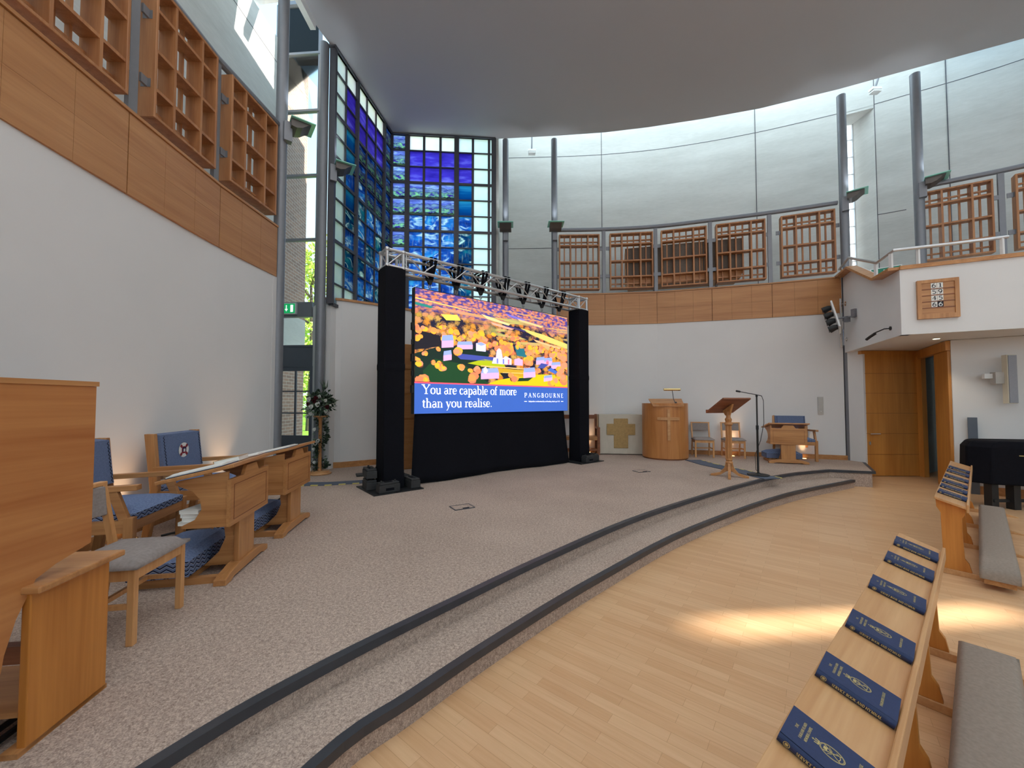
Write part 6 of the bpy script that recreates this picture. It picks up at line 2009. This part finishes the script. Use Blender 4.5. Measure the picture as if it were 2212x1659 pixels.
P1 = pew_desk('pew_desk', 'oak pew desk nearest the camera, cut by the bottom right of the photo', 1.80, 0.705, 0.64, (1.70, 0.9, 0.1), (0.2, 1.5), dn(0.17, 0.365))
P3 = pew_desk('pew_desk', 'oak pew desk further back near the covered piano, with six service books', 3.40, 0.70, 0.635, (0.05, 1.15, 2.25, 3.33), (-0.18, 3.0), dn(5.36, 0.285))

# --- navy service book with gold crest and lettering: local x from spine, y up the cover
BW, BH, BT = 0.135, 0.19, 0.026
def service_book():
    t = thing('service_book', '', 'book', group='navy service books on the pew desks')
    m = MB(); m.ext(0.003, BW - 0.004, -BH/2 + 0.003, BH/2 - 0.003, 0.003, BT - 0.003); m.build('pages', M['paper'], t)
    m = MB()
    m.ext(0.004, BW, -BH/2, BH/2, 0, 0.003); m.ext(0.004, BW, -BH/2, BH/2, BT - 0.003, BT)
    n = 6
    ring0 = [(0.004 - 0.006 * math.sin(PI * k / n), BT * k / n) for k in range(n + 1)] + [(0.0065, BT), (0.0065, 0)]
    m._hull([[(p[0], -BH/2, p[1]) for p in ring0], [(p[0], BH/2, p[1]) for p in ring0]])
    cv = m.build('cover', M['navy'], t)
    U, V = (1, 0, 0), (0, 1, 0)
    m = MB()
    cx = BW/2 + 0.002
    def ln(text, y, size, w):
        lettering(m, text, (cx - w/2, y, BT), U, V, size, 0.05, width=w, lift=0.0004, weight=1.35)
    ln('THE', 0.069, 0.009, 0.016); ln('FALKLAND ISLANDS', 0.056, 0.009, 0.066); ln('MEMORIAL CHAPEL', 0.044, 0.009, 0.064)
    ln('PANGBOURNE COLLEGE', -0.060, 0.009, 0.078)
    m.build('title_lettering', M['gold'], cv, fix=False)
    # crest: rope oval, crown above, crossed anchor and staff inside
    m = MB()
    z = BT + 0.0005
    def ring(rx, ry, w, cy=-0.004, n=28):
        for k in range(n):
            a, b_ = 2 * PI * k / n, 2 * PI * (k + 1) / n
            m.face([(cx + rx * math.cos(a), cy + ry * math.sin(a), z), (cx + rx * math.cos(b_), cy + ry * math.sin(b_), z), (cx + (rx - w) * math.cos(b_), cy + (ry - w) * math.sin(b_), z), (cx + (rx - w) * math.cos(a), cy + (ry - w) * math.sin(a), z)])
    ring(0.020, 0.027, 0.0016); ring(0.0175, 0.0245, 0.0010)
    for sx in (-1, 1):
        a = Vector((cx - sx * 0.011, -0.022, z)); b_ = Vector((cx + sx * 0.011, 0.014, z))
        m.bar(a, b_, 0.0022, 0.0004)
        m.bar((cx + sx * 0.004, -0.004 + 0.0, z), (cx + sx * 0.012, 0.004, z), 0.0016, 0.0004)
    m.box((cx, 0.010, z), (0.010, 0.008, 0.0004))
    for k in range(6):
        a0 = R_(200 + 28 * k); a1 = R_(228 + 28 * k)
        m.bar((cx + 0.010 * math.cos(a0), -0.012 + 0.009 * math.sin(a0), z), (cx + 0.010 * math.cos(a1), -0.012 + 0.009 * math.sin(a1), z), 0.0016, 0.0004)
    m.box((cx, 0.0245, z), (0.016, 0.003, 0.0004)); 
    for dx in (-0.006, 0, 0.006):
        m.bar((cx + dx, 0.026, z), (cx + dx * 1.2, 0.033, z), 0.003, 0.0004)
    m.box((cx, 0.036, z), (0.002, 0.006, 0.0004)); m.box((cx, 0.0365, z), (0.006, 0.002, 0.0004))
    m.build('crest', M['gold'], cv, fix=False)
    m = MB()
    lettering(m, 'SERVICE BOOK AND HYMNAL', (-0.0026, 0.052, 0.0075), (0, -1, 0), (0, 0, 1), 0.013, 0.03, width=0.118, lift=0.0006, weight=1.2)
    n = 20
    for k in range(n):
        a, b_ = 2 * PI * k / n, 2 * PI * (k + 1) / n
        for r0, r1 in ((0.0075, 0.006), (0.004, 0.0)):
            m.face([(-0.0033, 0.074 + r0 * math.cos(a), 0.013 + r0 * math.sin(a)), (-0.0033, 0.074 + r0 * math.cos(b_), 0.013 + r0 * math.sin(b_)), (-0.0033, 0.074 + r1 * math.cos(b_), 0.013 + r1 * math.sin(b_)), (-0.0033, 0.074 + r1 * math.cos(a) + 1e-5, 0.013 + r1 * math.sin(a))])
    m.build('spine_lettering', M['gold'], cv, fix=False)
    return t
SB0 = service_book()
PSL = math.atan2(0.065, 0.195)
def put_book(o, d, n0, z1, turn, slide):
    f = 0.195 * 0.5 + slide
    p = dn(d, n0 - f, z1 - f * math.tan(PSL))
    o.location = (p[0], p[1], p[2] + 0.001)
    o.rotation_euler = (Matrix.Rotation(PD_ANG, 4, 'Z') @ Matrix.Rotation(PSL, 4, 'X') @ Matrix.Rotation(turn, 4, 'Z')).to_euler()
NEAR = [(1.19, 0.705, 'navy service book nearest the bottom of the photo, its cover cut by the edge'), (1.56, 0.705, 'navy service book, second from the bottom of the photo on the nearest pew desk'),
        (2.00, 0.70, 'navy service book just past the joint between the two near pew desks'), (2.50, 0.70, 'navy service book fourth along the near row, counting from the bottom of the photo'),
        (2.98, 0.70, 'navy service book next to last along the near row, towards the platform'), (3.36, 0.70, 'navy service book at the far end of the near row of pew desks')]
FAR = [(5.62, 'navy service book at the near end of the further pew desk'), (6.02, 'navy service book second from the near end of the further pew desk'), (6.40, 'navy service book third from the near end of the further pew desk'),
       (6.88, 'navy service book fourth from the near end of the further pew desk'), (7.40, 'navy service book fifth from the near end of the further pew desk'), (7.80, 'navy service book at the far end of the row on the further pew desk')]
first = True
rb = random.Random(5)
def rz_keep(o):
    return o
for d, z, lb in NEAR:
    if first:
        o = SB0; first = False; o['label'] = lb
    else:
        o = dup(SB0, (0, 0, 0), 0, lb)
    put_book(o, d, 0.365, z, R_(rb.uniform(-2, 3)), 0.0)
for d, lb in FAR:
    o = dup(SB0, (0, 0, 0), 0, lb)
    put_book(o, d, 0.285, 0.70, R_(rb.uniform(-2, 3)), 0.0)

# --- piano under a quilted black cover
PN = thing('covered_piano', 'grand piano under a black quilted cover by the right wall', 'piano', (7.05, 5.82, 0))
m = MB()
plan = [(-0.10, 0.16), (0.10, 0.42), (1.2, 0.20), (2.2, -0.35), (2.1, -0.95), (0.45, -0.25), (0.02, -0.08)]
def ring(z, s, c=(0.9, -0.15)):
    return [(c[0] + (p[0] - c[0]) * s, c[1] + (p[1] - c[1]) * s, z) for p in plan]
m._hull([ring(0.36, 1.02), ring(0.60, 1.0), ring(0.90, 0.99), ring(0.985, 0.93), ring(1.0, 0.86)])
pc = m.build('cover', M['black'], PN, bevel=0.03, seg=3)
m = MB(); m.box((0.30, -0.225, 0.80), (0.10, 0.006, 0.012), rz=R_(-22)); m.bar((0.32, -0.232, 0.80), (0.345, -0.242, 0.87), 0.014, 0.004)
m.build('gold_emblem', M['gold'], pc)
for x, y in ((0.08, 0.0), (0.33, -0.06), (0.62, -0.10), (1.30, -0.30)):
    m = MB(); m.bar((x, y, 0), (x, y, 0.45), 0.10, 0.10, up=(1, 0, 0)); m.build('leg', M['blackp'], PN)
m = MB(); m.ext(0.05, 0.65, -0.06, -0.02, 0.10, 0.14); m.build('pedal_rail', M['blackp'], PN)
m = MB(); m.strip([(7.79, 6.84), (8.43, 6.37), (10.0, 5.28)], 0.0, 0.14, 0.02, -1)
struct(m.build('baseboard_door', M['oak']))
tb = thing('grey_board', 'tall narrow grey board standing against the white wall beside the open doorway', 'board', (7.93, 6.70, 0), R_(-36))
m = MB(); m.ext(-0.055, 0.055, -0.02, 0.0, 0, 1.31); m.build('panel', M['doorgrey'], tb)

# --- hymn board
hx0, hx1 = Vector((6.53, 6.215)), Vector((6.965, 6.005))
hd = (hx1 - hx0); HW = hd.length; hd.normalize()
HB = thing('hymn_board', 'oak hymn board on the balcony front showing 61, 59, 45 and 66', 'hymn board', (hx0.x, hx0.y, 2.90), math.atan2(hd.y, hd.x))
HH = 0.62
m = MB(); m.ext(0, HW, -0.03, 0.0, 0, HH); m.build('back_board', M['oak'], HB)
m = MB()
for a in ((0, 0.05), (HW - 0.05, HW)):
    m.ext(a[0], a[1], -0.045, -0.028, 0, HH)
m.ext(0.05, HW - 0.05, -0.045, -0.028, 0, 0.07); m.ext(0.05, HW - 0.05, -0.045, -0.028, HH - 0.05, HH)
m.build('frame', M['oakz'], HB)
for k in range(4):
    z = HH - 0.05 - 0.10 * (k + 1)
    m = MB(); m.ext(0.05, HW - 0.05, -0.04, -0.03, z - 0.006, z + 0.006); m.build('slat', M['darkwood'], HB)
inkb = plain('black_ink', (0.01, 0.01, 0.02), 0.7); inkw = plain('white_ink', (0.8, 0.8, 0.78), 0.7)
for k, txt in enumerate(('61', '59', '45', '66')):
    for j, ch in enumerate(txt):
        inv = (k == 3 and j == 1)
        x = HW * 0.335 + 0.072 * j
        z = HH - 0.05 - 0.10 * (k + 1) + 0.008
        c = thing('number_card', ('black card with a white %s, right of the bottom row of the hymn board' if inv else 'white card with a black %s, ' + ('left' if j == 0 else 'right') + ' of the ' + ('top', 'second', 'third', 'bottom')[k] + ' row of the hymn board') % ch, 'card',
                  group='number cards on the hymn board')
        c.location = (hx0.x + hd.x * x + hd.y * 0.034, hx0.y + hd.y * x - hd.x * 0.034, 2.90 + z); c.rotation_euler = (0, 0, math.atan2(hd.y, hd.x))
        m = MB(); m.ext(0, 0.068, -0.003, 0.0, 0, 0.084); m.build('face', inkb if inv else M['paper'], c)
        m = MB(); lettering(m, ch, (0.008, -0.0035, 0.012), (1, 0, 0), (0, 0, 1), 0.092, width=0.052, weight=1.25); m.build('numeral', inkw if inv else inkb, c, fix=False)

# --- column loudspeaker on the white wall
ws = thing('wall_loudspeaker', 'slim cream column loudspeaker on a bracket above the covered piano', 'loudspeaker', (8.22, 6.50, 1.55), R_(-20))
m = MB(); m.ext(-0.055, 0.055, -0.20, -0.09, 0, 0.80); m.build('cabinet', plain('cream_paint', lin(222, 216, 196), 0.6, 0, 0.02), ws, bevel=0.004)
m = MB(); m.ext(-0.045, 0.055, -0.212, -0.20, 0.01, 0.79); m.build('grille', plain('grey_mesh', lin(150, 150, 156), 0.6, 0.2, 0.05, 60), ws)
m = MB(); m.ext(-0.16, -0.05, -0.14, -0.02, 0.33, 0.52); m.build('bracket', plain('pale_grey_bracket', lin(186, 182, 176), 0.6), ws)
m = MB(); m.ext(-0.26, -0.15, -0.08, -0.02, 0.42, 0.50); m.build('cable_box', M['white'], ws)

# --- spotlight cluster on the slanting balcony side
nA = (-ua[1], ua[0], 0)     # towards the hall
def onA(t, z, o):
    return Vector((BB[0] + ua[0] * t + nA[0] * o, BB[1] + ua[1] * t + nA[1] * o, z))
sl = thing('spotlight_bank', 'tilted white board carrying four black spotlights on the balcony side', 'light', onA(LA * 0.80, 3.3, 0))
base = Vector(sl.location)
m = MB(); m.tube([onA(LA * 0.93, 2.78, 0.10) - base, onA(LA * 0.93, 3.86, 0.10) - base], 0.02, 10)
m.tube([onA(LA * 0.87, 2.80, 0.10) - base, onA(LA * 0.87, 3.15, 0.10) - base], 0.016, 8)
m.build('pole', M['chrome'], sl, smooth=True)
for z in (2.95, 3.74):
    m = MB(); m.tube([onA(LA * 0.93, z, 0.0) - base, onA(LA * 0.93, z, 0.12) - base], 0.014, 8); m.tube([onA(LA * 0.93, z, 0.0) - base, onA(LA * 0.93, z, 0.012) - base], 0.05, 12); m.build('wall_bracket', M['chrome'], sl)
m = MB(); m.tube([onA(LA * 0.72, 3.36, 0.0) - base, onA(LA * 0.80, 3.36, 0.30) - base], 0.018, 8); m.box(onA(LA * 0.72, 3.42, 0.02) - base, (0.09, 0.09, 0.17)); m.box(onA(LA * 0.76, 3.32, 0.12) - base, (0.08, 0.08, 0.12)); m.build('arm', M['steel'], sl)
pa, pb = onA(LA * 0.875, 3.72, 0.30) - base, onA(LA * 0.76, 3.10, 0.24) - base
nrm = Vector((-0.80, 0.58, -0.15)).normalized()
side = (pb - pa).normalized().cross(nrm).normalized()
m = MB(); m.bar(pa, pb, 0.30, 0.03, up=tuple(nrm)); m.build('board', M['white'], sl)
for k in range(4):
    c = pa.lerp(pb, (k + 0.5) / 4) + nrm * 0.02
    m = MB(); m.tube([c, c + nrm * 0.05, c + nrm * 0.14 + Vector((0, 0, -0.03))], 0.05, 12, 0.075); m.build('lamp_housing', M['blackp'], sl, smooth=True)
    m = MB(); q = c + nrm * 0.143 + Vector((0, 0, -0.031)); m.tube([q, q + nrm * 0.006], 0.06, 12); m.build('lens', M['weight'], sl)

hm = thing('hanging_microphone', 'black gooseneck microphone reaching out from the balcony side under the spotlights', 'microphone', onA(LA * 0.14, 2.84, 0))
b2 = Vector(hm.location)
m = MB(); m.tube([onA(LA * 0.14, 2.84, 0) - b2, onA(LA * 0.14, 2.84, 0.015) - b2], 0.035, 12); m.build('wall_plate', M['blackp'], hm)
m = MB(); m.tube([onA(LA * 0.14, 2.84, 0.01) - b2, onA(LA * 0.15, 2.84, 0.08) - b2, onA(LA * 0.19, 2.80, 0.16) - b2, onA(LA * 0.21, 2.775, 0.17) - b2], 0.010, 8); m.build('gooseneck', M['blackp'], hm)
m = MB(); m.tube([onA(LA * 0.20, 2.785, 0.16) - b2, onA(LA * 0.24, 2.75, 0.19) - b2, onA(LA * 0.28, 2.715, 0.21) - b2], 0.024, 10); m.build('capsule', M['blackp'], hm, smooth=True)

# --- recessed downlight in the balcony soffit
dl = thing('downlight', 'small lit recessed downlight in the balcony soffit', 'light', (7.32, 6.66, 2.668))
m = MB(); m.lathe([(0.055, -0.004), (0.055, 0.002)], (0, 0, 0), 20); m.build('rim', M['white'], dl)
m = MB(); m.lathe([(0.042, -0.008), (0.042, -0.004)], (0, 0, 0), 20); m.build('lamp', emissive('warm_white_lamp', (1.0, 0.88, 0.62), 4.0), dl)
ld = bpy.data.lights.new('downlight', 'SPOT'); ld.energy = 25; ld.color = (1, 0.88, 0.7); ld.spot_size = R_(95); ld.spot_blend = 0.6; ld.shadow_soft_size = 0.05
lo = bpy.data.objects.new('downlight_beam', ld); col.objects.link(lo); lo.location = (7.32, 6.66, 2.65)

# --- fire exit signs
GRN = emissive('exit_green', lin(10, 150, 84), 0.9)
EXW = emissive('exit_white', (0.86, 0.95, 0.90), 0.95)
def exit_sign(label, loc, rz, flip, lit):
    t = thing('exit_sign', label, 'exit sign', loc, rz)
    W, Hh = 0.46, 0.24
    g = GRN if lit else plain('dull_exit_green', lin(30, 130, 100), 0.5)
    w = EXW if lit else plain('dull_exit_white', (0.75, 0.8, 0.78), 0.5)
    m = MB(); m.ext(-W/2, W/2, -0.03, 0.03, -Hh/2, Hh/2); m.build('case', M['white'], t, bevel=0.004)
    m = MB(); m.ext(-W/2 + 0.018, W/2 - 0.018, -0.033, -0.029, -Hh/2 + 0.018, Hh/2 - 0.018); pn = m.build('panel', g, t)
    f = -1 if flip else 1
    m = MB()
    P = lambda pts: m.face([(f * p[0], -0.0345, p[1]) for p in pts])
    P([(0.115, -0.075), (0.175, -0.075), (0.175, 0.075), (0.115, 0.075)])
    m.build('door_symbol', w, pn, fix=False)
    m = MB()
    P([(0.015, 0.07), (0.035, 0.07), (0.035, -0.01), (0.060, -0.01), (0.025, -0.065), (-0.010, -0.01), (0.015, -0.01)])
    m.build('arrow', w, pn, fix=False)
    m = MB()
    n = 12
    m.face([(f * (-0.065 + 0.020 * math.cos(2 * PI * k / n)), -0.0345, 0.062 + 0.020 * math.sin(2 * PI * k / n)) for k in range(n)])
    for a, b_, wd in (((-0.075, 0.035), (-0.10, -0.02), 0.034), ((-0.10, -0.02), (-0.07, -0.035), 0.02), ((-0.07, -0.035), (-0.075, -0.08), 0.018), ((-0.10, -0.02), (-0.13, -0.045), 0.02), ((-0.13, -0.045), (-0.17, -0.05), 0.018),
                      ((-0.08, 0.03), (-0.12, 0.035), 0.014), ((-0.12, 0.035), (-0.14, 0.0), 0.013), ((-0.075, 0.03), (-0.05, 0.0), 0.013), ((-0.05, 0.0), (-0.03, 0.005), 0.013)):
        m.bar((f * a[0], -0.0345, a[1]), (f * b_[0], -0.0345, b_[1]), 0.001, wd, up=(0, 0, 1)) if abs(a[0] - b_[0]) > abs(a[1] - b_[1]) else m.bar((f * a[0], -0.0345, a[1]), (f * b_[0], -0.0345, b_[1]), wd, 0.001, up=(0, 1, 0))
    m.build('running_figure', w, pn, fix=False)
    return t
pt = gp(0.33, 3.55)
exit_sign('lit green exit sign with a running figure and down arrow above the glazed door', (pt[0], pt[1] - 0.075, 3.55), math.atan2(gd.y, gd.x), False, True)
exit_sign('dull green exit sign standing behind the balcony parapet', (7.45, 7.65, 4.14), R_(-42), True, False)

# --- small plates on the right-hand wall
wp = thing('wall_plate', 'narrow pale switch plate on the right wall left of the grey corner column', 'switch plate', (6.98, 8.785, 1.29), math.atan2(8.64 - 9.11, 7.40 - 6.155))
m = MB(); m.ext(-0.05, 0.05, -0.012, 0.0, 0, 0.40); m.build('plate', plain('plate_grey', lin(184, 180, 174), 0.5, 0.1), wp)
m = MB(); m.tube([(0, -0.012, 0.07), (0, -0.022, 0.07)], 0.012, 10); m.build('key_switch', M['chrome'], wp)
so = thing('wall_socket', 'black double socket low on the wall between the pulpit and the grey side chair', 'socket', (4.19, 9.685, 0.66), -0.25)
m = MB(); m.ext(-0.09, 0.09, -0.012, 0, 0, 0.13); m.build('plate', M['blackp'], so)

# --- trees outside the glazed slot
M['barkt'] = plain('tree_bark', lin(88, 74, 60), 0.9, 0, 0.2, 8)
M['leafg'] = plain('green_leaf', (0.34, 0.50, 0.06), 0.6, 0, 0.3, 1.5)  # the leaves' own green, varied at random
M['leafg2'] = plain('bright_leaf', (0.52, 0.62, 0.10), 0.6, 0, 0.3, 1.5)
def tree(label, loc, hgt, rad, n, mat_, L=0.35):
    t = thing('tree', label, 'tree', loc, group='trees outside the glazed slot')
    m = MB(); m.tube([(0, 0, -0.2), (0.1, 0, hgt * 0.4), (-0.1, 0.1, hgt * 0.8)], 0.22, 8, 0.06)
    for k in range(7):
        a = k * 0.9; z = hgt * (0.35 + 0.07 * k)
        m.tube([(0, 0, z), (rad * 0.5 * math.cos(a), rad * 0.5 * math.sin(a), z + 0.8), (rad * 0.85 * math.cos(a), rad * 0.85 * math.sin(a), z + 1.3)], 0.07, 6, 0.02)
    m.build('trunk', M['barkt'], t)
    m = MB()
    for k in range(26):
        a = rf.uniform(0, 6.28); z = rf.uniform(0.22, 1.0); q = rad * math.sqrt(rf.random()) * (1.15 - 0.55 * z)
        leafball(m, (q * math.cos(a), q * math.sin(a), hgt * z), rad * 0.34, n // 26, L)
    o = m.build('crown', mat_, t, fix=False)
    return t
tree('yellow-green leafy tree seen through the tall glazed slot', (-11.2, 21.5, 0), 10.5, 3.0, 3000, M['leafg2'], 0.30)
tree('darker green tree low behind the glazed door', (-18.6, 36, 0), 9.0, 4.0, 2400, M['leafg'], 0.42)
tree('bushy green tree filling the glass beside the glazed door', (-14.3, 27.6, 0), 5.5, 2.0, 1600, M['leafg'], 0.32)
